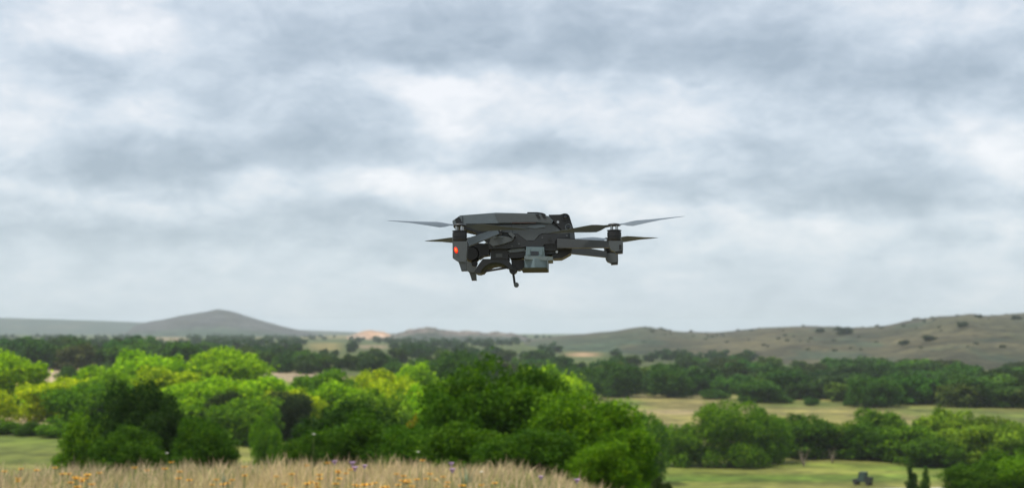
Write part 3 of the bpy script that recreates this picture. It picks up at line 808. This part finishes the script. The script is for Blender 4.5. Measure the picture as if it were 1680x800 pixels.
# bare twiggy shrubs in front of the right hand row
def twigs(px, D, hgt, label):
    g = random.Random(int(px)); V, Q = [], []
    for i in range(11):
        a = g.uniform(0, 6.283); q = g.uniform(.1, .5) * hgt; h_ = hgt * g.uniform(.5, 1)
        tube(V, Q, [(0, 0, -.05), (math.cos(a) * q * .4, math.sin(a) * q * .4, h_ * .5), (math.cos(a) * q, math.sin(a) * q, h_)], [.06, .04, .012], 5)
    x = (px - 840) / F * D
    o = link('bare_shrub', np_mesh('bare_shrub', V, np.array(Q)), None, simple('dry_wood', (.24, .19, .15), .9)); o.location = (x, D, tz(x, D)); tag(o, label, 'shrub')
twigs(1315, 262, 3.6, 'bare twiggy shrub in front of the right hand tree row')
twigs(1362, 268, 3.0, 'smaller bare shrub right of the twiggy one')

# ------------------------------------------------------------------ generic hard-surface helpers
def bm_obj(name, bm, mat, parent=None, smooth=False, bevel=0.0, seg=2):
    if bevel > 0:
        es = [e for e in bm.edges if len(e.link_faces) == 2 and e.calc_face_angle(0) > .45]
        bmesh.ops.bevel(bm, geom=es, offset=bevel, segments=seg, profile=.55, affect='EDGES', clamp_overlap=True)
    bmesh.ops.recalc_face_normals(bm, faces=bm.faces)
    me = bpy.data.meshes.new(name); bm.to_mesh(me); bm.free()
    if smooth:
        for p in me.polygons: p.use_smooth = True
        me.set_sharp_from_angle(angle=math.radians(32))
    return link(name, me, parent, mat)
def poly_prism(name, pts, y0, y1, mat, parent=None, bevel=.0012, top=None):
    """closed outline pts (x, z) extruded from y0 to y1; top: optional outline for the y1 end"""
    bm = bmesh.new()
    a = [bm.verts.new((x, y0, z)) for x, z in pts]; b = [bm.verts.new((x, y1, z)) for x, z in (top or pts)]
    n = len(pts)
    bm.faces.new(a); bm.faces.new(b[::-1])
    for i in range(n): bm.faces.new((a[i], b[i], b[(i + 1) % n], a[(i + 1) % n]))
    return bm_obj(name, bm, mat, parent, True, bevel)
def lathe(name, prof, mat, parent=None, loc=(0, 0, 0), axis='Z', seg=28):
    """prof: list of (radius, height)"""
    V, Q = [], []
    for r, h in prof:
        for j in range(seg):
            t = 6.283185 * j / seg
            p = (r * math.cos(t), r * math.sin(t), h)
            if axis == 'Y': p = (p[0], p[2], p[1])
            elif axis == 'X': p = (p[2], p[0], p[1])
            V.append((p[0] + loc[0], p[1] + loc[1], p[2] + loc[2]))
    for i in range(len(prof) - 1):
        for j in range(seg):
            k = (j + 1) % seg; Q.append((i * seg + j, i * seg + k, (i + 1) * seg + k, (i + 1) * seg + j))
    bm = bmesh.new(); vs = [bm.verts.new(v) for v in V]
    for q in Q: bm.faces.new([vs[i] for i in q])
    bm.faces.new([vs[j] for j in range(seg)]); bm.faces.new([vs[(len(prof) - 1) * seg + j] for j in range(seg)])
    return bm_obj(name, bm, mat, parent, True)
def rod(name, p0, p1, r0, r1, mat, parent=None, seg=14):
    V, Q = [], []; tube(V, Q, [p0, p1], [r0, r1], seg)
    bm = bmesh.new(); vs = [bm.verts.new(v) for v in V]
    for q in Q: bm.faces.new([vs[i] for i in q])
    bm.faces.new(vs[:seg]); bm.faces.new(vs[seg:])
    return bm_obj(name, bm, mat, parent, True, min(r0, r1) * .2, 1)

# ------------------------------------------------------------------ the buggy on the valley floor
def build_buggy():
    D = 229.0; px = 1411
    x = (px - 840) / F * D
    r = empty('utility_buggy', (x, D, tz(x, D) + .0), math.radians(-34)); tag(r, 'small dark utility buggy with a roof on the valley track', 'buggy')
    paint = simple('buggy_paint', (.035, .045, .04), .45); blk = simple('buggy_black', (.02, .02, .022), .7); cloth = simple('buggy_roof', (.045, .075, .065), .8); tyre = simple('tyre', (.018, .018, .018), .9)
    def box(name, a, b, m, bv=.04, par=r): return poly_prism(name, [(a[0], a[2]), (b[0], a[2]), (b[0], b[2]), (a[0], b[2])], a[1], b[1], m, par, bv)
    # long axis X: nose to the left
    poly_prism('body', [(-1.45, .45), (1.4, .45), (1.45, .95), (.55, .98), (.5, .62), (-.45, .62), (-.6, 1.0), (-1.2, .92), (-1.48, .75)], -.68, .68, paint, r, .05)
    box('cargo_bed', (.58, -.66, .98), (1.46, .66, 1.22), blk)
    box('seat', (-.15, -.6, .64), (.35, .6, .85), blk, .05); box('seat_back', (.3, -.6, .85), (.48, .6, 1.4), blk, .05)
    for sx, dx in ((-.62, .28), (.52, 0)):
        for sy in (-.66, .66): rod('roll_bar', (sx, sy, .95), (sx + dx, sy, 1.92), .035, .035, blk, r)
    box('roof', (-.5, -.74, 1.92), (.62, .74, 1.99), cloth, .03)
    poly_prism('windscreen', [(-.62, 1.0), (-.58, 1.0), (-.32, 1.9), (-.36, 1.9)], -.64, .64, simple('buggy_glass', (.05, .09, .085), .15, .5), r, .005)
    poly_prism('rear_screen', [(.54, 1.24), (.57, 1.24), (.57, 1.9), (.54, 1.9)], -.64, .64, cloth, r, .005)
    for sy in (-.68, .66): poly_prism('door', [(-.58, .66), (.50, .66), (.54, 1.88), (-.28, 1.88), (-.58, 1.02)], sy, sy + .02, cloth, r, .004)
    for wx in (-.98, .98):
        for wy in (-.62, .62):
            w = lathe('wheel', [(.18, -.13), (.30, -.13), (.34, -.07), (.34, .07), (.30, .13), (.18, .13)], tyre, r, (wx, wy, .34), 'Y', 20)
            lathe('rim', [(.05, -.14), (.17, -.12), (.17, .12), (.05, .14)], simple('rim', (.12, .12, .12), .4), w, (wx, wy, .34), 'Y', 14)
    for sy in (-.45, .45): lathe('headlight', [(.09, 0), (.09, .04)], simple('lamp', (.5, .5, .5), .2), r, (-1.5, sy, .78), 'X', 12)
build_buggy()

# ------------------------------------------------------------------ the drone
M_SHELL = simple('drone_shell', (.108, .134, .150), .42, .5, .05, 300)
M_SHELL2 = simple('drone_shell_warm', (.074, .085, .090), .42, .5, .05, 300)
M_DARK = simple('drone_dark', (.024, .027, .030), .45, .4, .08, 300)
M_MIDG = simple('drone_mid', (.076, .088, .094), .45, .4, .06, 300)
M_ARM = simple('drone_arm', (.046, .052, .057), .4, .5, .06, 300)
M_BLK = simple('drone_black', (.011, .012, .013), .42, .45, .1, 300)
M_MOTOR = simple('motor_metal', (.03, .03, .031), .35, .5, .1, 300, .6)
M_BLADE = simple('blade', (.10, .125, .15), .55, .3, .06, 200)
M_PAY = simple('payload_grey', (.135, .19, .212), .55, .35, .05, 200)
M_OLIVE = simple('olive_tape', (.040, .042, .022), .7, .2, .1, 200)
M_CHROME = simple('screw', (.45, .46, .47), .3, .5, .05, 200, .8)
M_GLASS = simple('lens_glass', (.01, .012, .016), .12, .6, .05, 200)
def emissive(name, c, s):
    m, nt, b = mat_new(name); b.inputs['Base Color'].default_value = (*c, 1)
    tc = nt.nodes.new('ShaderNodeTexCoord'); nz = noise(nt, tc.outputs['Object'], 900, 1)
    nt.links.new(ramp(nt, nz.outputs[0], [(.45, c), (.7, (1, c[1] * 3, c[2] * 4))]), b.inputs['Emission Color']); b.inputs['Emission Strength'].default_value = s
    return m
M_LED = emissive('status_led', (1.0, .10, .01), .42)
M_LEDCAP = emissive('led_cap', (.8, .012, .002), .24)

DR = empty('drone', (0, 0, 0)); tag(DR, 'grey folding quadcopter drone hovering in the air with a payload box below', 'drone')
DC = 2.45 + .122
c0 = at(882, 398, DC)
ROT = Matrix.Rotation(math.radians(-2.3), 4, 'Z') @ Matrix.Rotation(math.radians(-1.4), 4, 'X')
MD = Matrix.Translation(Vector(c0)) @ ROT
DR.matrix_world = MD
DR.location = MD.to_translation(); DR.rotation_mode = 'XYZ'; DR.rotation_euler = ROT.to_euler()
MI = MD.inverted()
OL = MI @ Vector((0, 0, EYE))
def loc(px, py, b):
    d = MI.to_3x3() @ (Vector(at(px, py, DC)) - Vector((0, 0, EYE)))
    t = (b - OL.y) / d.y
    p = OL + d * t
    return p.x, p.z
def A(X, Y): return 720 + X / 5.3333, 330 + Y / 5.3333      # enlarged views measured on the photograph
def B(X, Y): return 890 + X / 5.3333, 330 + Y / 5.3333
def lp(pts, b, v=A): return [loc(*v(X, Y), b) for X, Y in pts]
def mirror(o, parent=DR):
    me = o.data.copy()
    for v in me.vertices: v.co.y = -v.co.y
    me.flip_normals()
    return link(o.name.split('.')[0], me, parent)
BW = .043                                     # half width of the fuselage
MY = .128                                     # lateral distance of the motors

# fuselage
body = poly_prism('body', lp([(212, 198), (830, 190), (960, 150), (1085, 262), (1186, 270), (1192, 328), (1165, 395), (1040, 428), (760, 402), (600, 418), (440, 418), (425, 350), (300, 262), (215, 240)], -.036), -.036, .036, M_DARK, DR, .003)
shell = poly_prism('top_shell', lp([(118, 172), (186, 124), (500, 100), (650, 103), (855, 108), (960, 130), (1000, 170), (985, 196), (850, 186), (480, 192), (206, 198), (122, 206)], -BW), -BW, BW, M_SHELL, DR, .0045)
# warmer rear section of the shell side, a separate moulding
poly_prism('shell_cover', lp([(486, 112), (640, 108), (850, 113), (955, 134), (985, 165), (975, 186), (850, 180), (520, 186)], -BW - .0012), -BW - .0012, BW + .0012, M_SHELL2, shell, .0006)
poly_prism('accent_line', lp([(640, 187), (850, 186), (850, 190), (640, 192)], -BW - .0018), -BW - .0018, -BW, simple('accent', (.10, .055, .045), .5), shell, .0)
for pts in ([(843, 112), (872, 112), (892, 152), (866, 152)], [(896, 115), (922, 116), (942, 149), (916, 150)]):
    poly_prism('vent', lp(pts, -BW - .0020), -BW - .0020, -BW + .004, M_BLK, shell, .0006)
poly_prism('top_antenna', lp([(775, 95), (860, 95), (905, 101), (935, 113), (770, 112)], -.02), -.02, .02, M_BLK, shell, .001)
# nose with its two forward sensors
nose = poly_prism('nose_sensor', lp([(140, 160), (172, 138), (188, 150), (206, 192), (152, 192)], -BW - .001), -BW - .001, -BW + .004, M_BLK, DR, .001)
mirror(nose)
poly_prism('nose_block', lp([(120, 190), (210, 192), (300, 235), (290, 262), (220, 246), (128, 226)], -.034), -.034, .034, M_DARK, DR, .003)
# side panels (lighter plastic) on both flanks
pan = poly_prism('side_panel', lp([(510, 212), (700, 204), (930, 196), (980, 196), (1078, 262), (900, 280), (872, 300), (834, 343), (764, 341), (690, 286), (540, 268)], -.0395), -.0395, -.030, M_MIDG, DR, .0018); mirror(pan)
hi = poly_prism('grip', lp([(770, 228), (800, 214), (900, 206), (935, 212), (930, 226), (840, 238)], -.0410), -.0410, -.034, M_SHELL, DR, .002); mirror(hi)
# lower frame band, darker, runs the length of the belly
fr = poly_prism('lower_frame', lp([(660, 282), (692, 290), (764, 345), (834, 347), (892, 288), (1140, 279), (1150, 322), (1036, 322), (1022, 340), (1016, 372), (925, 374), (905, 398), (755, 398), (600, 414), (446, 416), (440, 372), (610, 362), (668, 318)], -.0405), -.0405, -.030, M_DARK, DR, .0016); mirror(fr)
for (X, Y, rr) in ((967, 332, .0031), (1042, 182, .0022)):
    xx, zz = loc(*A(X, Y), -.0412)
    h = lathe('port', [(rr * .2, .0), (rr, .0), (rr, .003)], M_BLK if X < 1000 else M_CHROME, DR, (xx, -.0414, zz), 'Y', 16)
tp = poly_prism('tail_panel', lp([(1080, 262), (1184, 268), (1190, 326), (1150, 324), (1146, 280), (900, 282)], -.0400), -.0400, -.030, M_SHELL2, DR, .001); mirror(tp)
# black rear sensor block with its lenses
rs = poly_prism('rear_sensor', lp([(960, 118), (1060, 116), (1095, 106), (1125, 110), (1142, 126), (1186, 266), (1082, 256), (1040, 215), (990, 158)], -.0405), -.0405, .0405, M_BLK, DR, .0025)
for (X, Y, rr) in ((1106, 138, .0062), (1132, 226, .0058)):
    xx, zz = loc(*A(X, Y), -.0415)
    for s in (-1, 1):
        lathe('lens', [(rr * .55, s * .0012), (rr * .62, s * .0006), (rr * .75, s * .0030), (rr, s * .0030), (rr * 1.05, -s * .002)], M_BLK if X < 1120 else M_MIDG, rs, (xx, s * .0405, zz), 'Y', 24)
        lathe('lens_glass', [(rr * .1, s * .0018), (rr * .5, s * .0012), (rr * .55, -s * .001)], M_GLASS, rs, (xx, s * .0405, zz), 'Y', 20)
# belly: battery tray, cooling box, rear belly
poly_prism('belly_strip', lp([(600, 432), (640, 418), (755, 406), (755, 436), (625, 448)], -.034), -.034, .034, M_SHELL, DR, .001)
poly_prism('belly', lp([(600, 446), (755, 436), (1030, 432), (1034, 456), (930, 470), (752, 486), (700, 496), (622, 498)], -.031), -.031, .031, M_BLK, DR, .003)
poly_prism('belly', lp([(925, 376), (1020, 374), (1030, 412), (1030, 432), (925, 432)], -.037), -.037, .037, M_DARK, DR, .001)
for X in (938, 962, 986):
    poly_prism('fin', lp([(X, 374), (X + 10, 374), (X + 10, 404), (X, 404)], -.0395), -.0395, -.036, M_BLK, DR, .0004)
poly_prism('tail_bumper', lp([(1030, 410), (1165, 412), (1158, 452), (1110, 480), (1075, 498), (1000, 500), (990, 470), (1030, 456)], -.028), -.028, .028, M_BLK, DR, .004)
xx, zz = loc(*A(1032, 442), -.033); lathe('screw', [(.0005, 0), (.0022, 0), (.0022, .004)], M_CHROME, DR, (xx, -.0335, zz), 'Y', 12)

# seams and screws of the mouldings
for pts in ([(204, 128), (207, 128), (209, 196), (206, 196)], [(636, 206), (640, 206), (646, 282), (642, 282)], [(700, 240), (930, 232), (930, 235), (700, 243)], [(986, 200), (989, 199), (1074, 258), (1070, 259)]):
    sm = poly_prism('seam', lp(pts, -BW - .0013 if pts[0][0] < 300 else -.0398), -BW - .0013 if pts[0][0] < 300 else -.0398, -.036, M_BLK, DR, 0)
for (X, Y) in ((715, 204), (480, 398), (640, 392), (905, 318), (1120, 300), (700, 372)):
    xx, zz = loc(*A(X, Y), -.0412); lathe('screw', [(.0003, 0), (.0015, 0), (.0015, .003)], M_MIDG, DR, (xx, -.0413, zz), 'Y', 10)
# hinge blocks that carry the forward arms
hb = poly_prism('hinge', lp([(455, 318), (500, 300), (545, 300), (660, 322), (640, 346), (560, 374), (470, 392), (440, 366)], -.0460), -.0460, -.028, M_MIDG, DR, .003); mirror(hb)
hk = poly_prism('hinge_knob', lp([(606, 284), (632, 266), (668, 300), (650, 322)], -.0490), -.0490, -.038, M_MIDG, DR, .0025); mirror(hk)
hp = poly_prism('hinge_pin', lp([(508, 236), (548, 234), (552, 296), (512, 300)], -.0470), -.0470, -.036, M_BLK, DR, .0015); mirror(hp)
xx, zz = loc(*A(541, 250), -.0475); sc_ = lathe('screw', [(.0004, 0), (.0018, 0), (.0018, .003)], M_CHROME, DR, (xx, -.0482, zz), 'Y', 12); mirror(sc_)
sw = poly_prism('hinge_plate', lp([(476, 312), (560, 306), (560, 314), (476, 322)], -.0470), -.0470, -.044, M_SHELL, DR, .0005); mirror(sw)

# arms
def arm(p_in, p_out, y_in, y_out, mat, v=A, bevel=.0022, depth=(.016, .014)):
    """tapered beam from an inner edge (two pixel points) to an outer edge"""
    (ax, az), (bx, bz) = [loc(*v(*p), y_in) for p in p_in]; (cx, cz), (dx, dz) = [loc(*v(*p), y_out) for p in p_out]
    bm = bmesh.new(); vs = []
    for (ux, uz, lx, lz, y, dp) in ((ax, az, bx, bz, y_in, depth[0]), (cx, cz, dx, dz, y_out, depth[1])):
        for (x, z, yy) in ((ux, uz, y), (lx, lz, y), (lx, lz, y + dp), (ux, uz, y + dp)): vs.append(bm.verts.new((x, yy, z)))
    bm.faces.new(vs[:4]); bm.faces.new(vs[4:])
    for i in range(4): bm.faces.new((vs[i], vs[(i + 1) % 4], vs[4 + (i + 1) % 4], vs[4 + i]))
    return bm_obj('arm', bm, mat, DR, True, bevel, 2)
a1 = arm([(512, 236), (528, 284)], [(250, 322), (262, 392)], -.054, -.118, M_SHELL); mirror(a1)
a2 = arm([(126, 324), (128, 408)], [(590, 346), (590, 404)], -.052, -.116, M_ARM, B, .0052, (.018, .016)); mirror(a2)

# motors, pods, legs, lights, rotors
def motor_set(cx_px, v, top_Y, bot_Y, half, rotor_Y, angle, spin, mir_angle, tilt):
    x0, zt = loc(*v(cx_px, top_Y), -MY); _, zb = loc(*v(cx_px, bot_Y), -MY)
    xr, _ = loc(*v(cx_px + half, top_Y), -MY); R = xr - x0
    _, zr = loc(*v(cx_px, rotor_Y), -MY)
    for s, ang in ((-1, angle), (1, mir_angle)):
        hgt = zt - zb
        mo = lathe('motor', [(R * .5, -.002), (R * .92, -.002), (R, .001), (R, hgt * .28), (R * .94, hgt * .30), (R * .94, hgt * .36), (R, hgt * .38), (R, hgt * .78), (R * .9, hgt * .80), (R * .9, hgt * .86), (R * 1.02, hgt * .88), (R * 1.02, hgt * .97), (R * .8, hgt), (R * .2, hgt)], M_MOTOR, DR, (x0, s * MY, zb))
        for k in range(4):
            t = k * 1.571 + .6
            lathe('motor_post', [(.0018, 0), (.0018, zr - zt)], M_CHROME, mo, (x0 + R * .5 * math.cos(t), s * MY + R * .5 * math.sin(t), zt - .0005), 'Z', 8)
        ro = lathe('rotor', [(.003, -.0010), (R * .78, -.0010), (R * .98, .0004), (R * .8, .0026), (.004, .0036)], M_DARK, DR, (x0, s * MY, zr))
        for q in (0, 1):
            bl = blade('blade', spin * s * -1)
            bl.parent = ro
            bl.location = (x0, s * MY, zr + .001); bl.rotation_euler = (0, (-1 if q == 0 else 1) * math.radians(tilt), math.radians(ang) + q * math.pi)
    return x0, zb, R
_bl = {}
def blade(name, sgn):
    """slim cambered, twisted propeller blade along +X"""
    if sgn not in _bl:
        st = [(.007, .0060, 26), (.018, .0080, 26), (.028, .0155, 32), (.038, .0210, 31), (.050, .0210, 26), (.068, .0185, 20), (.086, .0148, 14), (.102, .0112, 12), (.114, .0076, 10), (.121, .0042, 9), (.1250, .0012, 8)]
        V, Q = [], []
        m = 7
        for (r, c, tw) in st:
            tw = math.radians(tw)
            for side in (1, -1):
                for k in range(m):
                    f = k / (m - 1); f = f if side > 0 else 1 - f
                    y = (f - .35) * c; camb = .055 * c * math.sin(math.pi * f); th = side * .045 * c * math.sin(math.pi * f) ** .7 + side * .00012
                    yy, z = y * math.cos(tw), -y * math.sin(tw) + camb + th
                    V.append((r, yy * sgn, z))
        n = 2 * m
        for i in range(len(st) - 1):
            for k in range(n): Q.append((i * n + k, i * n + (k + 1) % n, (i + 1) * n + (k + 1) % n, (i + 1) * n + k))
        bm = bmesh.new(); vs = [bm.verts.new(p) for p in V]
        for q in Q: bm.faces.new([vs[i] for i in q])
        bm.faces.new(vs[:n]); bm.faces.new(vs[-n:])
        o = bm_obj(name, bm, M_BLADE, None, True); _bl[sgn] = o.data
        return o
    return link(name, _bl[sgn], None)
motor_set(182, A, 256, 350, 64, 214, 200, 1, 138, 1.6)
motor_set(628, B, 250, 346, 62, 212, -24, -1, 42, 4.0)

# forward pods with landing legs
pod = poly_prism('motor_pod', lp([(119, 350), (246, 350), (248, 392), (240, 470), (234, 532), (166, 526), (121, 496)], -MY - .013), -MY - .013, -MY + .013, M_MIDG, DR, .003); mirror(pod)
leg = poly_prism('landing_leg', lp([(160, 500), (236, 496), (241, 603), (196, 604), (182, 560)], -MY - .009), -MY - .009, -MY + .009, M_SHELL2, DR, .0016); mirror(leg)
foot = poly_prism('foot_pad', lp([(195, 600), (242, 599), (242, 607), (196, 608)], -MY - .0085), -MY - .0085, -MY + .0085, M_BLK, DR, .0006); mirror(foot)
xx, zz = loc(*A(150, 428), -MY - .0135)
def led(s, m, nm, k, dy):
    bm = bmesh.new(); bmesh.ops.create_uvsphere(bm, u_segments=18, v_segments=10, radius=1)
    for v in bm.verts: v.co = (v.co.x * .0037 * k - v.co.z * .0012 * k, v.co.y * .0016, v.co.z * .0062 * k)
    for v in bm.verts: v.co += Vector((xx, s * (MY + .0132 + dy), zz))
    return bm_obj(nm, bm, m, DR, True)
led(-1, M_LEDCAP, 'light_cap', .86, -.0004); led(-1, M_LED, 'status_light', .46, .0008)
# rear pods
rp = poly_prism('motor_pod', lp([(578, 346), (704, 346), (706, 400), (706, 428), (640, 440), (606, 428), (590, 408)], -MY - .012, B), -MY - .012, -MY + .012, M_MIDG, DR, .003); mirror(rp)
rc = poly_prism('pod_cap', lp([(632, 420), (704, 418), (704, 452), (640, 456)], -MY - .010, B), -MY - .010, -MY + .010, M_DARK, DR, .002); mirror(rc)
sl_ = poly_prism('pod_slot', lp([(670, 380), (690, 380), (690, 418), (670, 420)], -MY - .0126, B), -MY - .0126, -MY - .008, M_BLK, DR, .0008); mirror(sl_)

# gimbal camera under the nose
gx, gz = loc(*A(290, 468), 0.0)
gm = poly_prism('gimbal', lp([(262, 380), (330, 365), (446, 372), (440, 466), (385, 474), (350, 500), (320, 470), (270, 440)], -.022), -.022, .022, M_BLK, DR, .003)
gc = lathe('camera_head', [(.004, -.026), (.011, -.026), (.0132, -.022), (.0140, .0), (.0132, .022), (.011, .026), (.004, .026)], M_BLK, DR, (gx + .001, 0, gz), 'Y', 26)
lathe('lens', [(.002, -.0125), (.0075, -.013), (.009, -.016), (.010, -.010), (.010, .0)], M_GLASS, gc, (gx, -.004, gz + .001), 'X', 22)
lathe('gimbal_motor', [(.002, -.004), (.0055, -.004), (.006, 0), (.0055, .004), (.002, .004)], M_MOTOR, DR, (loc(*A(312, 548), -.012)[0], -.014, loc(*A(318, 545), -.012)[1]), 'Y', 18)

# front bracket: block, arch, crossbar
bk = poly_prism('bracket', lp([(455, 418), (600, 418), (612, 502), (452, 502)], -.030), -.030, .030, M_DARK, DR, .0015)
for X in (483, 560):
    sx, sz_ = loc(*A(X, 430), -.0305); lathe('screw', [(.0005, 0), (.0022, 0), (.0022, .003)], M_BLK, bk, (sx, -.0312, sz_), 'Y', 12)
poly_prism('bracket_plate', lp([(498, 458), (555, 458), (555, 488), (498, 488)], -.0308), -.0308, -.028, M_MIDG, bk, .0006)
outer = [(308, 618), (345, 556), (384, 503), (602, 503), (632, 545), (656, 600), (615, 598), (602, 578)]
inner = [(585, 562), (550, 543), (500, 534), (455, 540), (410, 562), (378, 592), (362, 630), (330, 630)]
arch = poly_prism('arch', lp(outer + inner, -.028), -.028, .028, M_DARK, DR, .0012)
oi = [(600, 576), (585, 563), (550, 544), (500, 535), (455, 541), (410, 563), (379, 593), (363, 628)]
ii = [(384, 624), (402, 604), (430, 583), (470, 566), (510, 559), (545, 560), (575, 568), (590, 576)]
poly_prism('arch_lining', lp(oi + ii, -.026), -.026, .026, M_OLIVE, arch, .0006)
p0, p1 = loc(*A(345, 622), -.024), loc(*A(612, 578), -.024)
rod('crossbar', (p0[0], -.024, p0[1]), (p1[0], -.024, p1[1]), .0019, .0019, M_BLK, DR)
# servo, knob and hook arm
poly_prism('servo', lp([(632, 512), (745, 510), (745, 585), (705, 604), (672, 600), (640, 580)], -.018), -.018, .012, M_BLK, DR, .002)
kx, kz = loc(*A(652, 604), -.014); lathe('servo_knob', [(.002, -.008), (.0066, -.008), (.0072, -.005), (.0072, .005), (.0066, .008), (.002, .008)], M_BLK, DR, (kx, -.014, kz), 'Y', 20)
q0, q1 = loc(*A(648, 610), -.016), loc(*A(664, 722), -.016)
rod('hook_arm', (q0[0], -.016, q0[1]), (q1[0], -.016, q1[1]), .0021, .0021, M_BLK, DR)
hx, hz_ = loc(*A(678, 731), -.016); lathe('hook_end', [(.001, -.005), (.0040, -.005), (.0046, -.003), (.0046, .003), (.0040, .005), (.001, .005)], M_MIDG, DR, (hx, -.016, hz_), 'Y', 10)
# payload release box
pb = poly_prism('payload_mount', lp([(764, 398), (920, 400), (926, 482), (758, 480)], -.046), -.046, -.030, M_PAY, DR, .0008)
poly_prism('mount_window', lp([(806, 437), (872, 437), (872, 473), (806, 473)], -.0468), -.0468, -.042, M_GLASS, pb, .0004)
for X in (786, 896):
    poly_prism('mount_rib', lp([(X - 9, 412), (X + 9, 412), (X + 10, 470), (X - 10, 470)], -.0475), -.0475, -.044, M_PAY, pb, .0005)
poly_prism('payload_flange', lp([(750, 478), (935, 480), (996, 488), (996, 514), (950, 516), (748, 506)], -.047), -.047, .034, simple('flange', (.15, .19, .20), .55), DR, .0010)
px0 = loc(*A(836, 500), -.056)[0]
xa, z0_ = loc(*A(748, 504), -.040); xb, _ = loc(*A(944, 502), -.046); _, z1_ = loc(*A(800, 592), -.050)
bm = bmesh.new(); ring = [(xa, -.036), (px0, -.049), (xb, -.044), (xb, .034), (xa, .034)]
lo = [bm.verts.new((x, y, z1_)) for x, y in ring]; up = [bm.verts.new((x, y, z0_)) for x, y in ring]
bm.faces.new(lo[::-1]); bm.faces.new(up)
for i in range(5): bm.faces.new((lo[i], lo[(i + 1) % 5], up[(i + 1) % 5], up[i]))
box_ = bm_obj('payload_box', bm, M_PAY, DR, True, .0008)
poly_prism('box_skirt', lp([(738, 580), (944, 578), (948, 595), (722, 597)], -.050), -.0505, .036, M_OLIVE, box_, .0008)
poly_prism('box_edge', lp([(944, 500), (956, 500), (957, 594), (946, 594)], -.047), -.047, .034, simple('edge', (.11, .14, .15), .5), box_, .0006)

# ------------------------------------------------------------------ haze over the plain
def build_haze():
    bm = bmesh.new(); bmesh.ops.create_cube(bm, size=1)
    z0, z1 = -32.0, 112.0
    for v in bm.verts: v.co = (v.co.x * 22000, v.co.y * 22000, (v.co.z + .5) * (z1 - z0) + z0)
    m = bpy.data.materials.new('haze'); m.use_nodes = True; nt = m.node_tree; nt.nodes.clear()
    out = nt.nodes.new('ShaderNodeOutputMaterial'); v = nt.nodes.new('ShaderNodeVolumePrincipled')
    v.inputs['Color'].default_value = (.86, .94, 1.0, 1); v.inputs['Density'].default_value = 0.000085; v.inputs['Anisotropy'].default_value = 0.1
    nt.links.new(v.outputs[0], out.inputs['Volume'])
    o = bm_obj('haze', bm, m); tag(o, 'thin pale haze over the valley and the far hills', kind='stuff')
build_haze()
